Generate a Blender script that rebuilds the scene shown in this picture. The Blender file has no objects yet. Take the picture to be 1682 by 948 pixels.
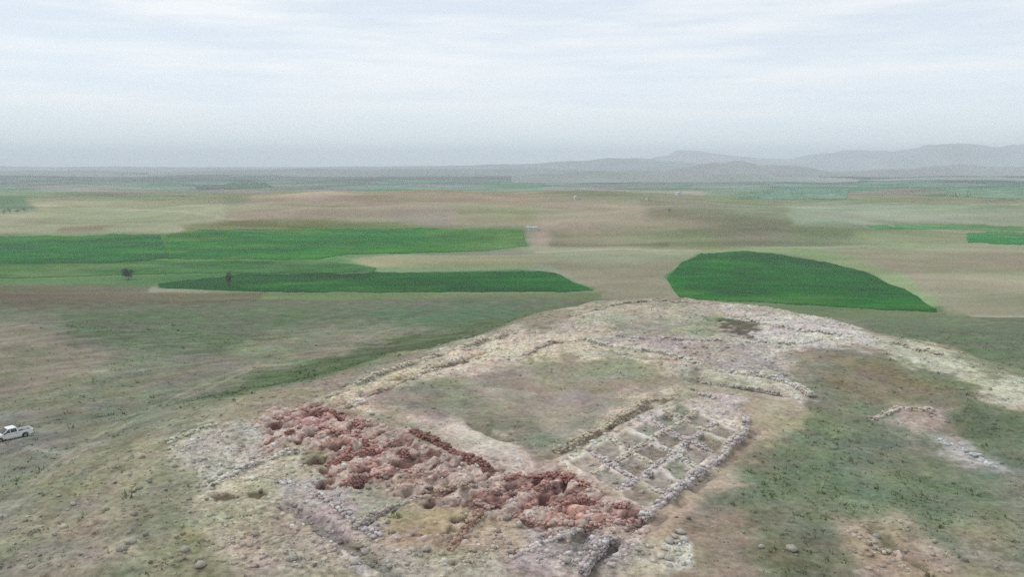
import bpy, math, random
import numpy as np

random.seed(7)
RNG = np.random.default_rng(11)
S = bpy.context.scene
COL = S.collection

# ------------------------------------------------------------------ camera
CAMZ = 32.0
F = 1320.0                     # focal length in pixels of the 1682 px wide photograph
CX, CY = 841.0, 474.0
PITCH = math.atan((CY - 268.0) / F)
cam_d = bpy.data.cameras.new('camera')
cam_d.sensor_width = 36.0
cam_d.lens = 36.0 * F / 1682.0
cam_d.clip_start = 0.5
cam_d.clip_end = 60000
cam = bpy.data.objects.new('camera', cam_d)
COL.objects.link(cam)
cam.location = (0, 0, CAMZ)
cam.rotation_euler = (math.pi / 2 - PITCH, 0, 0)
S.camera = cam

# ------------------------------------------------------------------ world, sun, exposure
SUN_EL, SUN_AZ = math.radians(48), math.radians(-60)      # azimuth measured from +Y towards +X
w = bpy.data.worlds.new('World')
S.world = w
w.use_nodes = True
nt = w.node_tree
nt.nodes.clear()
L = nt.links.new
out = nt.nodes.new('ShaderNodeOutputWorld')
bg = nt.nodes.new('ShaderNodeBackground')
bg.inputs['Strength'].default_value = 0.1
sky = nt.nodes.new('ShaderNodeTexSky')
sky.sky_type = 'NISHITA'
sky.sun_disc = False
sky.sun_elevation = SUN_EL
sky.sun_rotation = SUN_AZ
tc = nt.nodes.new('ShaderNodeTexCoord')
mp = nt.nodes.new('ShaderNodeMapping')
mp.inputs['Scale'].default_value = (2.6, 2.6, 26.0)
n1 = nt.nodes.new('ShaderNodeTexNoise')
n1.inputs['Scale'].default_value = 1.6
n1.inputs['Detail'].default_value = 7
n1.inputs['Roughness'].default_value = 0.55
ramp = nt.nodes.new('ShaderNodeValToRGB')
ramp.color_ramp.elements[0].position = 0.38
ramp.color_ramp.elements[0].color = (8.2, 9.0, 10.1, 1)
ramp.color_ramp.elements[1].position = 0.62
ramp.color_ramp.elements[1].color = (10.4, 10.6, 10.8, 1)
mx = nt.nodes.new('ShaderNodeMixRGB')
mx.inputs[0].default_value = 0.88                          # overcast: cloud deck over the clear sky
L(tc.outputs['Generated'], mp.inputs[0])
L(mp.outputs[0], n1.inputs['Vector'])
L(n1.outputs['Fac'], ramp.inputs[0])
L(sky.outputs[0], mx.inputs[1])
sep = nt.nodes.new('ShaderNodeSeparateXYZ'); L(tc.outputs['Generated'], sep.inputs[0])
low = nt.nodes.new('ShaderNodeMapRange'); low.inputs['From Min'].default_value = 0.0; low.inputs['From Max'].default_value = 0.16
low.inputs['To Min'].default_value = 0.85; low.inputs['To Max'].default_value = 0.0; L(sep.outputs['Z'], low.inputs['Value'])
lowc = nt.nodes.new('ShaderNodeMixRGB'); lowc.inputs[2].default_value = (10.5, 11.1, 12.1, 1)     # bluer cloud low over the horizon
L(low.outputs[0], lowc.inputs[0]); L(ramp.outputs[0], lowc.inputs[1]); L(lowc.outputs[0], mx.inputs[2])
L(mx.outputs[0], bg.inputs['Color'])
L(bg.outputs[0], out.inputs['Surface'])

sl = bpy.data.lights.new('sun', 'SUN')
sl.energy = 1.5
sl.angle = math.radians(10)
sl.color = (1.0, 0.96, 0.9)
so = bpy.data.objects.new('sun', sl)
COL.objects.link(so)
so.rotation_euler = (math.pi / 2 - SUN_EL, 0, math.pi - SUN_AZ)
S.view_settings.view_transform = 'Standard'
S.view_settings.look = 'None'
S.view_settings.exposure = 0.0
S.view_settings.gamma = 1.0
S.cycles.volume_bounces = 1
S.cycles.max_bounces = 4
S.cycles.use_denoising = False

# ------------------------------------------------------------------ numpy helpers
def hsh(ix, iy, seed):
    h = (ix * 374761393 + iy * 668265263 + seed * 1442695041) & 0x7fffffff
    h = ((h ^ (h >> 13)) * 1274126177) & 0x7fffffff
    return ((h ^ (h >> 16)) & 0xffff) / 65535.0

def vnoise(x, y, seed=0):
    x = np.asarray(x, float); y = np.asarray(y, float)
    ix = np.floor(x).astype(np.int64); iy = np.floor(y).astype(np.int64)
    fx = x - ix; fy = y - iy
    fx = fx * fx * (3 - 2 * fx); fy = fy * fy * (3 - 2 * fy)
    a = hsh(ix, iy, seed); b = hsh(ix + 1, iy, seed); c = hsh(ix, iy + 1, seed); d = hsh(ix + 1, iy + 1, seed)
    return (a + (b - a) * fx) * (1 - fy) + (c + (d - c) * fx) * fy

def fbm(x, y, seed=0, octv=4, rough=0.5):        # about -1 .. 1
    r = 0; amp = 1; tot = 0
    for k in range(octv):
        c, s = math.cos(k * 1.1), math.sin(k * 1.1)
        r = r + amp * (vnoise((x * c - y * s) * 2 ** k + 17 * k, (x * s + y * c) * 2 ** k - 9 * k, seed + k) * 2 - 1)
        tot += amp; amp *= rough
    return r / tot * 1.6

def sst(a, b, x):
    t = np.clip((x - a) / (b - a), 0, 1)
    return t * t * (3 - 2 * t)

def seg_dist(px, py, poly, closed):
    best = np.full(np.shape(px), 1e18)
    n = len(poly)
    for i in range(n if closed else n - 1):
        ax, ay = poly[i]; bx, by = poly[(i + 1) % n]
        dx, dy = bx - ax, by - ay
        t = np.clip(((px - ax) * dx + (py - ay) * dy) / (dx * dx + dy * dy + 1e-12), 0, 1)
        best = np.minimum(best, (px - ax - t * dx) ** 2 + (py - ay - t * dy) ** 2)
    return np.sqrt(best)

def inside(px, py, poly):
    r = np.zeros(np.shape(px), bool)
    n = len(poly)
    for i in range(n):
        ax, ay = poly[i]; bx, by = poly[(i + 1) % n]
        c = ((ay > py) != (by > py)) & (px < (bx - ax) * (py - ay) / ((by - ay) + 1e-12) + ax)
        r ^= c
    return r

def sdist(px, py, poly):                          # negative inside
    d = seg_dist(px, py, poly, True)
    return np.where(inside(px, py, poly), -d, d)

CP, SP = math.cos(PITCH), math.sin(PITCH)
def project(x, y, z):                             # survey: where a place lies in the photograph
    dz = z - CAMZ
    dep = y * CP - dz * SP
    dep = np.where(dep < 1, 1, dep)
    return CX + F * x / dep, CY - F * (y * SP + dz * CP) / dep

def on_plane(u, v, z=0.0):
    dx = (u - CX) / F; dv = (CY - v) / F
    d = (dx, CP + dv * SP, -SP + dv * CP)
    k = (z - CAMZ) / d[2]
    return d[0] * k, d[1] * k

# ------------------------------------------------------------------ terrain
YT = np.arange(-3000, 30000, 5.0)
RT = np.interp(YT, [-3000, 0, 60, 100, 200, 300, 375, 470, 600, 760, 1300, 30000],
               [-60, -8, -3.5, -4.5, -14, -23.5, -31, -58, -82, -92, -93, -100])
_k = np.hanning(15); _k /= _k.sum()
RT = np.convolve(np.pad(RT, 7, mode='edge'), _k, mode='valid')

MOUND_PX = [(120, 1300), (215, 800), (280, 728), (430, 668), (535, 640), (640, 603), (760, 565), (860, 537),
            (930, 505), (1000, 491), (1080, 488), (1200, 494), (1330, 518), (1450, 550), (1600, 598), (1690, 645), (1950, 760), (2500, 1300)]
_a, _b = on_plane(905, 748), on_plane(1130, 640)
STREAK = math.atan2(_b[1] - _a[1], _b[0] - _a[0])
MOUND = [on_plane(*p) for p in MOUND_PX]
MOUND[0] = (-55, 20); MOUND[-1] = (95, 20)

def mound_w(x, y):
    d = np.full(np.shape(x), 99.0)
    near = (y < 300) & (np.abs(x) < 260)
    xs = x[near]; ys = y[near]
    d[near] = sdist(xs + 2.2 * fbm(xs / 13, ys / 13, 5, 3), ys + 2.2 * fbm(xs / 13, ys / 13, 9, 3), MOUND)
    return 1 - sst(-3.0, 38.0, d), d

def height(x, y):
    x = np.atleast_1d(np.asarray(x, float)); y = np.atleast_1d(np.asarray(y, float))
    R = np.interp(y, YT, RT)
    t = x / np.maximum(y, 60)
    # left: a low spur and a shallow dry valley in the slope
    R = R + 5.5 * np.exp(-((x + 125) / 45) ** 2 - ((y - 215) / 55) ** 2) - 3.5 * np.exp(-((x + 95) / 60) ** 2 - ((y - 275) / 30) ** 2)
    R = R - 9 * sst(55, 150, x) * sst(200, 330, y) * (1 - sst(480, 640, y))
    sl = sst(20, 120, y) * (1 - sst(420, 700, y))
    R = R + sl * (1.6 * fbm(x / 60, y / 60, 21, 3) + 0.35 * fbm(x / 9, y / 9, 22, 3))
    # valley undulation
    vf = sst(600, 1100, y)
    R = R + vf * 3.0 * fbm(x / 420, y / 420, 31, 3) + sst(1150, 1500, y) * (1 - sst(3600, 5000, y)) * 9.0 * fbm(x / 330, y / 210, 35, 4)
    # broad brown hill across the middle distance
    hh = np.interp(t, [-2, -0.7, -0.45, -0.3, -0.1, 0.05, 0.15, 0.25, 0.36, 0.5], [4, 12, 22, 42, 46, 43, 36, 24, 9, 0])
    hy = 2300 - 500 * sst(0.05, 0.35, t)
    prof = np.where(y < hy, np.exp(-((y - hy) / 560) ** 2), np.exp(-((y - hy) / 420) ** 2))
    R = R + hh * prof * (1 + 0.12 * fbm(x / 260, y / 260, 41, 4))
    # lower rises in front of the hill
    R = R + 24 * np.exp(-((x - 400) / 330) ** 2 - ((y - 1560) / 150) ** 2) * (1 + .3 * fbm(x / 150, y / 90, 43, 3))
    R = R + 20 * np.exp(-((x + 330) / 420) ** 2 - ((y - 1720) / 150) ** 2) * (1 + .3 * fbm(x / 150, y / 90, 44, 3))
    R = R + 16 * np.exp(-((x - 1150) / 420) ** 2 - ((y - 2100) / 180) ** 2) * (1 + .3 * fbm(x / 150, y / 90, 45, 3))
    # plain beyond
    pf = sst(3000, 6500, y)
    R = R + pf * (22 * fbm(x / 1300, y / 900, 51, 4) + 10)
    W, d = mound_w(x, y)
    z = R * (1 - W)
    top = (0.35 * fbm(x / 14, y / 14, 61, 3) + 0.12 * fbm(x / 3.2, y / 3.2, 62, 3))
    z = z + W * top - W * 2.2 * np.exp(-((x - 52) / 22) ** 2 - ((y - 88) / 22) ** 2)
    z = z - W * 1.4 * np.exp(-((x - 9) / 13) ** 2 - ((y - 112) / 19) ** 2)    # hollow of the courtyard
    return z

def P(u, v, z=0.0, start=50):
    """place on the ground seen at photo position u, v"""
    dx = (u - CX) / F; dv = (CY - v) / F
    d = (dx, CP + dv * SP, -SP + dv * CP)
    ks = np.concatenate([np.arange(50, 300, 0.5), np.arange(300, 1500, 3), np.arange(1500, 30000, 20)])
    ks = ks[d[1] * ks > start]
    h = height(d[0] * ks, d[1] * ks)
    below = (CAMZ + d[2] * ks) < h + z
    i = int(np.argmax(below)) if below.any() else len(ks) - 1
    lo, hi = ks[max(i - 1, 0)], ks[i]
    for _ in range(3):
        q = np.linspace(lo, hi, 8)
        b = (CAMZ + d[2] * q) < height(d[0] * q, d[1] * q) + z
        j = int(np.argmax(b)) if b.any() else 7
        lo, hi = q[max(j - 1, 0)], q[j]
    return d[0] * hi, d[1] * hi

def P_far(us, vs):
    """the same for many places out in the valley"""
    us = np.asarray(us, float); vs = np.asarray(vs, float)
    dx = (us - CX) / F; dv = (CY - vs) / F
    dy = CP + dv * SP; dz = -SP + dv * CP
    ks = np.exp(np.linspace(math.log(625), math.log(16000), 150))
    h = height((dx[:, None] * ks).ravel(), (dy[:, None] * ks).ravel()).reshape(len(us), -1)
    b = (CAMZ + dz[:, None] * ks) < h
    i = np.where(b.any(1), b.argmax(1), len(ks) - 1)
    lo = ks[np.maximum(i - 1, 0)]; hi = ks[i]
    for _ in range(12):
        m = (lo + hi) / 2
        bb = (CAMZ + dz * m) < height(dx * m, dy * m)
        hi = np.where(bb, m, hi); lo = np.where(bb, lo, m)
    return np.stack([dx * hi, dy * hi], 1)

# ------------------------------------------------------------------ ground cover map
LIGHT = 1.02
HAZE_D = 1.05e-4
HAZE_C = np.array([0.58, 0.63, 0.67])
def lin(c):
    c = np.asarray(c, float) / 255.0
    return np.where(c <= 0.04045, c / 12.92, ((c + 0.055) / 1.055) ** 2.4)

def albedo(rgb, dist):
    """estimate the colour of the material itself from what is seen through the air at this distance"""
    t = np.exp(-HAZE_D * np.asarray(dist, float))[..., None]
    a = (lin(rgb) - HAZE_C * (1 - t)) / np.maximum(t, 0.25) / LIGHT
    return np.clip(a, 0.008, 0.62)

# each patch: outline, colour, softness px, rubble 0..1, opacity
SLOPE = [
 ([(-300, 474), (1000, 474), (1000, 502), (-300, 520)], (117, 121, 101), 5, 0, 1),
 ([(-300, 478), (250, 478), (430, 486), (380, 500), (100, 505), (-300, 505)], (112, 107, 92), 5, 0, .9),
 ([(80, 505), (500, 505), (930, 497), (850, 533), (620, 548), (330, 580), (120, 565)], (108, 121, 96), 12, 0, 1),
 ([(600, 505), (870, 500), (850, 528), (620, 535)], (97, 122, 95), 10, 0, .8),
 ([(-300, 505), (30, 530), (110, 560), (260, 610), (240, 660), (-300, 720)], (137, 133, 113), 14, .02, 1),
 ([(380, 560), (560, 528), (720, 535), (620, 575), (420, 630), (330, 620)], (134, 134, 113), 14, .03, 1),
 ([(300, 675), (440, 610), (620, 565), (800, 525), (960, 497), (970, 510), (860, 545), (700, 600), (540, 655), (430, 680)], (100, 113, 84), 9, 0, 1),
 ([(200, 590), (420, 600), (300, 700), (60, 850), (-50, 850), (-50, 700)], (128, 129, 109), 14, .05, .8),
 ([(-60, 700), (10, 665), (70, 680), (100, 720), (90, 770), (20, 800), (-60, 800)], (130, 130, 118), 12, .1, .6),
 ([(-100, 830), (120, 850), (220, 1000), (-100, 1000)], (101, 114, 93), 16, .1, .9),
 ([(1340, 500), (1800, 520), (1800, 700), (1600, 600), (1450, 555)], (112, 123, 99), 8, 0, 1),
 ([(1480, 508), (1560, 512), (1660, 530), (1560, 532)], (128, 134, 108), 6, 0, .7),
]
MOUNDP = [
 ([(120, 1100), (215, 790), (300, 780), (520, 860), (560, 1100)], (130, 127, 111), 14, .4, 1),
 ([(180, 890), (235, 880), (230, 905), (190, 912)], (152, 149, 128), 6, .4, 1),
 ([(300, 860), (400, 850), (420, 880), (310, 890)], (140, 125, 105), 9, .3, .7),
 # back of the mound
 ([(930, 505), (1080, 487), (1250, 497), (1340, 522), (1260, 565), (1000, 560), (900, 560)], (160, 154, 141), 7, .7, 1),
 ([(1010, 522), (1200, 522), (1180, 550), (1020, 550)], (134, 138, 118), 8, .3, .8),
 ([(990, 552), (1210, 555), (1300, 590), (1290, 622), (1120, 600), (1000, 585)], (152, 145, 140), 7, .7, 1),
 ([(1180, 500), (1330, 515), (1430, 545), (1450, 565), (1400, 585), (1270, 585), (1200, 555)], (174, 170, 163), 7, .8, 1),
 ([(1300, 585), (1350, 565), (1430, 575), (1400, 600), (1310, 610)], (128, 125, 112), 7, .2, .9),
 ([(1178, 526), (1215, 523), (1250, 540), (1235, 552), (1195, 545)], (98, 94, 82), 4, .2, 1),
 # left wall zone
 ([(530, 660), (640, 607), (760, 567), (860, 540), (960, 545), (1010, 575), (880, 600), (760, 615), (600, 680)], (180, 170, 153), 8, .8, 1),
 ([(700, 612), (780, 590), (860, 582), (850, 608), (760, 618)], (184, 172, 158), 6, .6, 1),
 # courtyard
 ([(600, 655), (700, 620), (850, 603), (960, 582), (1110, 603), (1135, 632), (1000, 690), (905, 748), (850, 735), (740, 695), (640, 672)], (148, 140, 127), 8, .06, 1),
 ([(850, 590), (960, 585), (1100, 605), (1110, 625), (1000, 640), (880, 620)], (137, 136, 115), 12, .2, .8),
 ([(640, 640), (740, 620), (760, 660), (730, 700), (640, 672)], (128, 127, 111), 12, .1, .8),
 ([(740, 640), (800, 668), (880, 690), (905, 735), (850, 735), (765, 700)], (121, 126, 109), 12, .1, .85),
 # cream bands of wall debris round the courtyard
 ([(900, 560), (1000, 560), (1110, 578), (1160, 600), (1130, 612), (1040, 590), (900, 582)], (178, 169, 154), 7, .7, .9),
 ([(1150, 640), (1100, 652), (1020, 690), (930, 745), (905, 742), (985, 690), (1060, 650), (1120, 628)], (182, 172, 154), 6, .6, .9),
 # zone right of the courtyard
 ([(1000, 585), (1120, 600), (1200, 630), (1120, 660), (1110, 610)], (155, 152, 133), 7, .5, .8),
 ([(1130, 640), (1230, 630), (1340, 660), (1330, 690), (1290, 740), (1190, 810), (1110, 890), (1070, 960), (960, 1000), (1000, 860), (1060, 850), (1225, 715), (1210, 660)], (164, 152, 132), 10, .15, 1),
 ([(1140, 612), (1240, 612), (1310, 632), (1342, 662), (1320, 690), (1290, 655), (1200, 632)], (182, 175, 162), 7, .6, 1),
 ([(905, 755), (1010, 690), (1080, 658), (1200, 645), (1228, 700), (1160, 770), (1065, 850), (990, 800)], (176, 167, 158), 7, .7, 1),
 ([(1030, 640), (1090, 650), (1000, 705), (920, 745), (905, 742), (990, 690)], (163, 153, 138), 5, .6, .9),
 ([(1110, 690), (1170, 690), (1160, 735), (1110, 740)], (135, 137, 125), 7, .6, .8),
 ([(1040, 790), (1110, 780), (1100, 820), (1060, 840)], (140, 143, 125), 8, .5, .8),
 # spoil in front of the courtyard
 ([(640, 672), (720, 690), (770, 690), (865, 738), (905, 775), (860, 795), (790, 790), (700, 730)], (168, 160, 147), 9, .35, 1),
 ([(735, 692), (780, 700), (862, 745), (880, 780), (810, 782), (745, 735)], (182, 175, 163), 9, .3, 1),
 ([(870, 755), (980, 770), (1020, 810), (900, 795)], (170, 156, 143), 7, .3, 1),
 # burnt zone
 ([(400, 690), (470, 660), (600, 680), (740, 740), (860, 780), (960, 785), (1070, 850), (1040, 900), (900, 890), (700, 870), (520, 810), (400, 740)], (160, 141, 128), 9, .6, 1),
 ([(428, 700), (460, 676), (520, 672), (585, 692), (640, 706), (700, 740), (660, 790), (600, 812), (540, 805), (515, 780), (545, 748), (500, 738), (440, 722)], (168, 128, 117), 8, .8, 1),
 ([(640, 712), (700, 738), (795, 785), (790, 800), (720, 790), (650, 760)], (146, 110, 103), 6, .6, 1),
 ([(730, 810), (800, 800), (850, 785), (940, 785), (990, 815), (1050, 845), (1040, 868), (960, 865), (860, 850), (780, 835)], (170, 130, 119), 7, .8, 1),
 ([(670, 775), (740, 780), (800, 785), (870, 800), (870, 842), (780, 838), (720, 826), (670, 805)], (154, 120, 108), 7, .7, 1),
 ([(470, 735), (530, 740), (530, 770), (470, 780), (420, 770)], (140, 132, 113), 8, .4, .9),
 # front of the mound: chalky spoil and rubble
 ([(285, 745), (520, 765), (700, 850), (1060, 865), (1070, 1010), (430, 1010), (340, 880)], (160, 152, 139), 18, .6, .8),
 ([(275, 728), (340, 692), (430, 690), (430, 740), (370, 790), (320, 790)], (162, 157, 149), 10, .7, 1),
 ([(275, 728), (330, 700), (345, 712), (300, 740)], (162, 160, 143), 6, .5, .9),
 ([(330, 800), (420, 750), (500, 735), (505, 760), (420, 790), (360, 822)], (176, 167, 154), 8, .7, 1),
 ([(440, 790), (540, 780), (600, 830), (640, 860), (580, 890), (480, 840)], (160, 152, 149), 10, .6, 1),
 ([(560, 800), (660, 810), (650, 850), (590, 850)], (154, 152, 136), 9, .3, .9),
 ([(640, 850), (720, 830), (770, 840), (740, 900), (640, 920)], (159, 143, 119), 10, .25, 1),
 ([(740, 860), (880, 870), (880, 960), (740, 960)], (162, 149, 135), 12, .5, .9),
 ([(850, 865), (960, 870), (1040, 890), (1000, 960), (860, 960)], (156, 148, 145), 12, .7, 1),
 ([(460, 900), (760, 900), (860, 930), (860, 1020), (460, 1020)], (154, 150, 135), 12, .7, .9),
 ([(560, 900), (600, 905), (600, 948), (575, 948)], (168, 160, 160), 7, .7, .9),
 # right side
 ([(1340, 590), (1450, 572), (1600, 640), (1700, 700), (1900, 760), (1900, 1300), (1180, 1300), (1130, 900), (1170, 810), (1300, 730)], (121, 124, 105), 14, .08, 1),
 ([(1330, 600), (1440, 575), (1580, 640), (1560, 670), (1400, 670)], (122, 118, 98), 12, .15, 1),
 ([(1230, 740), (1400, 680), (1640, 700), (1640, 830), (1400, 850), (1200, 830)], (111, 118, 101), 20, .05, .9),
 ([(1560, 630), (1700, 700), (1700, 790), (1660, 790), (1570, 690)], (103, 114, 92), 16, 0, .8),
 ([(1100, 870), (1230, 830), (1250, 1000), (1080, 1000)], (140, 127, 111), 14, .2, .9),
 ([(1250, 880), (1370, 880), (1440, 960), (1240, 980)], (105, 108, 88), 12, .2, .8),
 ([(1430, 690), (1480, 670), (1550, 675), (1560, 705), (1500, 720)], (164, 152, 143), 12, .5, .9),
 ([(1490, 708), (1540, 715), (1545, 740), (1495, 738)], (128, 120, 112), 6, .2, .5),
 ([(1535, 718), (1575, 716), (1645, 765), (1655, 785), (1600, 775), (1540, 742)], (170, 165, 160), 9, .4, .9),
 ([(1370, 850), (1480, 850), (1560, 900), (1620, 1000), (1440, 1000), (1390, 900)], (148, 139, 121), 10, .35, 1),
 ([(1560, 860), (1700, 870), (1700, 1000), (1600, 1000)], (136, 129, 112), 14, .3, .9),
 ([(1640, 770), (1700, 770), (1700, 960), (1660, 960)], (128, 126, 118), 14, .3, .5),
 ([(1430, 545), (1530, 568), (1610, 600), (1590, 622), (1500, 598), (1440, 570)], (171, 168, 152), 6, .5, 1),
 ([(1570, 618), (1700, 622), (1720, 690), (1660, 672)], (176, 174, 155), 6, .5, 1),
 ([(1070, 935), (1085, 890), (1130, 870), (1135, 925), (1100, 945)], (172, 170, 160), 6, .8, .9),
]
PITS = [(514, 684, 13, 4), (557, 689, 5, 6), (509, 715, 7, 7), (487, 725, 9, 5), (463, 702, 16, 4), (445, 709, 5, 4), (583, 706, 8, 6),  # sunken spots; cover() also paints their shade as dark soil
        (567, 734, 20, 4), (552, 742, 10, 5), (518, 757, 10, 6), (531, 776, 6, 5), (628, 759, 13, 4), (653, 763, 12, 6), (590, 778, 15, 5),
        (624, 787, 9, 4), (552, 791, 12, 5), (585, 799, 9, 4), (533, 801, 10, 4), (724, 796, 18, 5), (674, 814, 16, 5), (712, 829, 14, 5),
        (884, 795, 6, 6), (843, 802, 8, 5), (927, 795, 5, 8), (917, 810, 11, 5), (768, 813, 7, 6), (750, 825, 13, 5), (953, 822, 14, 5),
        (893, 822, 6, 6), (860, 835, 7, 4), (844, 844, 10, 4), (926, 840, 6, 4), (944, 852, 12, 4), (991, 837, 16, 5), (1030, 848, 20, 5),
        (1054, 855, 6, 3), (970, 865, 8, 4), (953, 880, 12, 6), (819, 837, 10, 4), (869, 858, 9, 5), (742, 869, 6, 5), (733, 878, 6, 4),
        (762, 855, 12, 4), (1003, 899, 14, 5), (982, 913, 14, 5), (844, 911, 5, 4), (745, 927, 6, 4), (348, 792, 8, 4), (790, 790, 9, 5),
        (1115, 717, 5, 5), (1154, 719, 8, 5), (1065, 783, 8, 4), (1098, 685, 6, 3), (370, 815, 14, 5), (420, 812, 12, 5), (655, 848, 6, 4)]
# excavation trenches: centre line, half width m, depth m, colour; some colours carry painted wall shadow
TRENCH = [
 ([(548, 668), (600, 645), (650, 625), (720, 600), (800, 578)], .5, .8, (118, 106, 90)),
 ([(905, 751), (940, 735), (975, 717), (1010, 700)], .35, .5, (112, 103, 90)),  # shadow side of the courtyard wall, painted along a shallow cut
 ([(1010, 700), (1060, 672), (1100, 655)], .35, .6, (120, 112, 98)),  # continues the painted shadow of the courtyard wall
 ([(1065, 862), (1100, 838), (1135, 806), (1180, 770), (1222, 728), (1238, 708)], .5, .6, (122, 112, 104)),  # shadow right of the outer wall, put into the ground colour
 ([(770, 695), (805, 712), (835, 724)], .45, .6, (103, 104, 88)),
 ([(640, 714), (690, 738), (740, 760), (790, 785)], .5, .8, (118, 84, 78)),
 ([(620, 718), (560, 760), (530, 800)], .4, .5, (118, 84, 76)),
 ([(470, 830), (520, 855), (560, 885)], .8, .7, (120, 112, 114)),
 ([(590, 862), (640, 838)], .45, .6, (112, 115, 102)),
 ([(860, 850), (930, 890)], .5, .5, (118, 100, 96)),
 ([(970, 948), (985, 920), (1010, 895)], .5, .45, (104, 98, 95)),
 ([(945, 900), (965, 872)], .4, .5, (104, 101, 101)),
 ([(1130, 622), (1200, 634), (1290, 650)], .6, .5, (126, 120, 114)),
 ([(985, 577), (1060, 588), (1110, 592)], .6, .5, (118, 112, 104)),
 ([(1140, 640), (1142, 620), (1146, 606)], .6, .5, (120, 116, 104)),
 ([(1440, 870), (1480, 905), (1530, 950)], .5, .5, (100, 100, 84)),
 ([(700, 762), (745, 800)], .4, .5, (116, 96, 78)),
 ([(60, 870), (120, 800), (220, 720), (330, 668)], .7, .15, (116, 118, 100)),
 ([(-60, 900), (60, 800), (180, 715), (300, 655), (430, 600)], .35, .08, (148, 144, 128)),
 ([(-60, 880), (60, 784), (180, 702), (300, 646), (430, 593)], .35, .08, (146, 142, 126)),
 ([(45, 735), (110, 745), (170, 722)], .35, .06, (146, 142, 130)),
 ([(560, 885), (620, 925), (650, 950)], .5, .5, (112, 112, 104)),
]
VALLEY = [
 ([(-400, 300), (2100, 300), (2100, 500), (-400, 500)], (141, 145, 127), 6, 0, 1),
 ([(-400, 330), (60, 328), (370, 330), (380, 372), (260, 390), (-400, 392)], (156, 157, 136), 6, 0, 1),
 ([(-400, 322), (40, 322), (60, 345), (-400, 352)], (120, 136, 122), 4, 0, .9),
 ([(100, 372), (190, 366), (170, 378), (100, 380)], (142, 132, 118), 4, 0, .8),
 ([(370, 345), (420, 318), (560, 300), (760, 306), (900, 318), (1100, 338), (1300, 380), (1180, 405), (880, 402), (870, 372), (560, 370), (370, 370)], (155, 149, 133), 7, 0, 1),
 ([(420, 325), (520, 312), (600, 318), (520, 328)], (182, 170, 155), 4, 0, .8),
 ([(630, 345), (740, 342), (740, 372), (640, 374)], (148, 143, 138), 6, 0, .5),
 ([(750, 338), (880, 338), (880, 378), (760, 376)], (146, 145, 121), 9, 0, .7),
 ([(300, 372), (400, 358), (560, 360), (760, 372), (700, 382), (300, 386)], (118, 127, 98), 4, 0, .9),
 ([(900, 380), (1120, 370), (1240, 395), (1180, 412), (900, 408)], (128, 132, 110), 6, 0, .9),
 ([(900, 399), (1100, 398), (1100, 406), (900, 407)], (112, 118, 98), 3, 0, .8),
 ([(1060, 335), (1180, 345), (1300, 362), (1430, 378), (1420, 402), (1280, 405), (1180, 385), (1060, 360)], (129, 129, 113), 10, 0, .9),
 ([(1290, 362), (1420, 375), (1440, 392), (1310, 398)], (122, 131, 108), 8, 0, .7),
 ([(1160, 378), (1260, 376), (1270, 402), (1180, 404)], (133, 126, 115), 8, 0, .7),
 ([(840, 405), (1240, 405), (1140, 420), (900, 425)], (150, 152, 130), 4, 0, .9),
 ([(880, 428), (1120, 424), (1095, 455), (1120, 500), (900, 500), (975, 478), (930, 450)], (141, 136, 119), 4, 0, 1),
 ([(-400, 458), (180, 456), (260, 464), (240, 480), (-400, 480)], (112, 116, 98), 3, 0, 1),
 ([(-400, 386), (266, 384), (420, 376), (860, 376), (872, 406), (700, 418), (590, 424), (620, 442), (560, 452), (380, 454), (250, 470), (-400, 460)], (92, 128, 88), 4, 0, .85),
 ([(-400, 478), (440, 480), (430, 500), (-400, 500)], (113, 108, 93), 3, 0, 1),
 ([(1120, 490), (1400, 496), (1560, 503), (1620, 530), (1120, 530)], (110, 123, 96), 3, 0, 1),
 ([(430, 481), (985, 480), (985, 502), (430, 500)], (118, 126, 98), 3, 0, 1),
 ([(1540, 496), (2100, 492), (2100, 520), (1560, 520)], (134, 136, 112), 4, 0, .8),
 ([(1230, 404), (1500, 402), (1500, 404.5), (1230, 407)], (170, 168, 148), 1.5, 0, .8),
 ([(880, 412), (1100, 410), (1200, 408), (1200, 410), (1100, 412.5), (880, 415)], (176, 172, 152), 1.5, 0, .8),
 ([(620, 422), (900, 417), (900, 419), (620, 424.5)], (170, 166, 142), 1.5, 0, .7),
 ([(60, 335), (300, 345), (420, 362), (420, 364), (300, 348), (60, 337.5)], (178, 172, 152), 1.5, 0, .7),
 ([(1300, 430), (1480, 428), (1700, 436), (1700, 438), (1480, 430.5), (1300, 433)], (172, 166, 148), 1.5, 0, .7),
 ([(900, 360), (1060, 352), (1180, 366), (1100, 384), (940, 386)], (150, 142, 128), 6, 0, .7),
 ([(-400, 300), (330, 304), (330, 320), (-400, 322)], (140, 152, 152), 5, 0, .8),
 ([(560, 424), (900, 420), (860, 440), (640, 446)], (146, 147, 118), 4, 0, 1),
 ([(620, 438), (860, 436), (870, 444), (620, 448)], (128, 152, 118), 3, 0, .8),
 ([(1150, 405), (1330, 405), (1450, 430), (1560, 500), (1530, 505), (1420, 448), (1300, 418), (1150, 414)], (138, 152, 118), 3, 0, .9),
 ([(1340, 408), (2100, 402), (2100, 530), (1560, 510), (1480, 450)], (149, 143, 126), 5, 0, 1),
 ([(1480, 440), (2100, 450), (2100, 470), (1540, 462)], (144, 148, 122), 5, 0, .8),
 ([(1400, 378), (2100, 376), (2100, 404), (1480, 408), (1400, 396)], (142, 148, 122), 6, 0, .9),
 ([(1290, 335), (2100, 330), (2100, 366), (1300, 368)], (152, 162, 144), 6, 0, .9),
]
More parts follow.
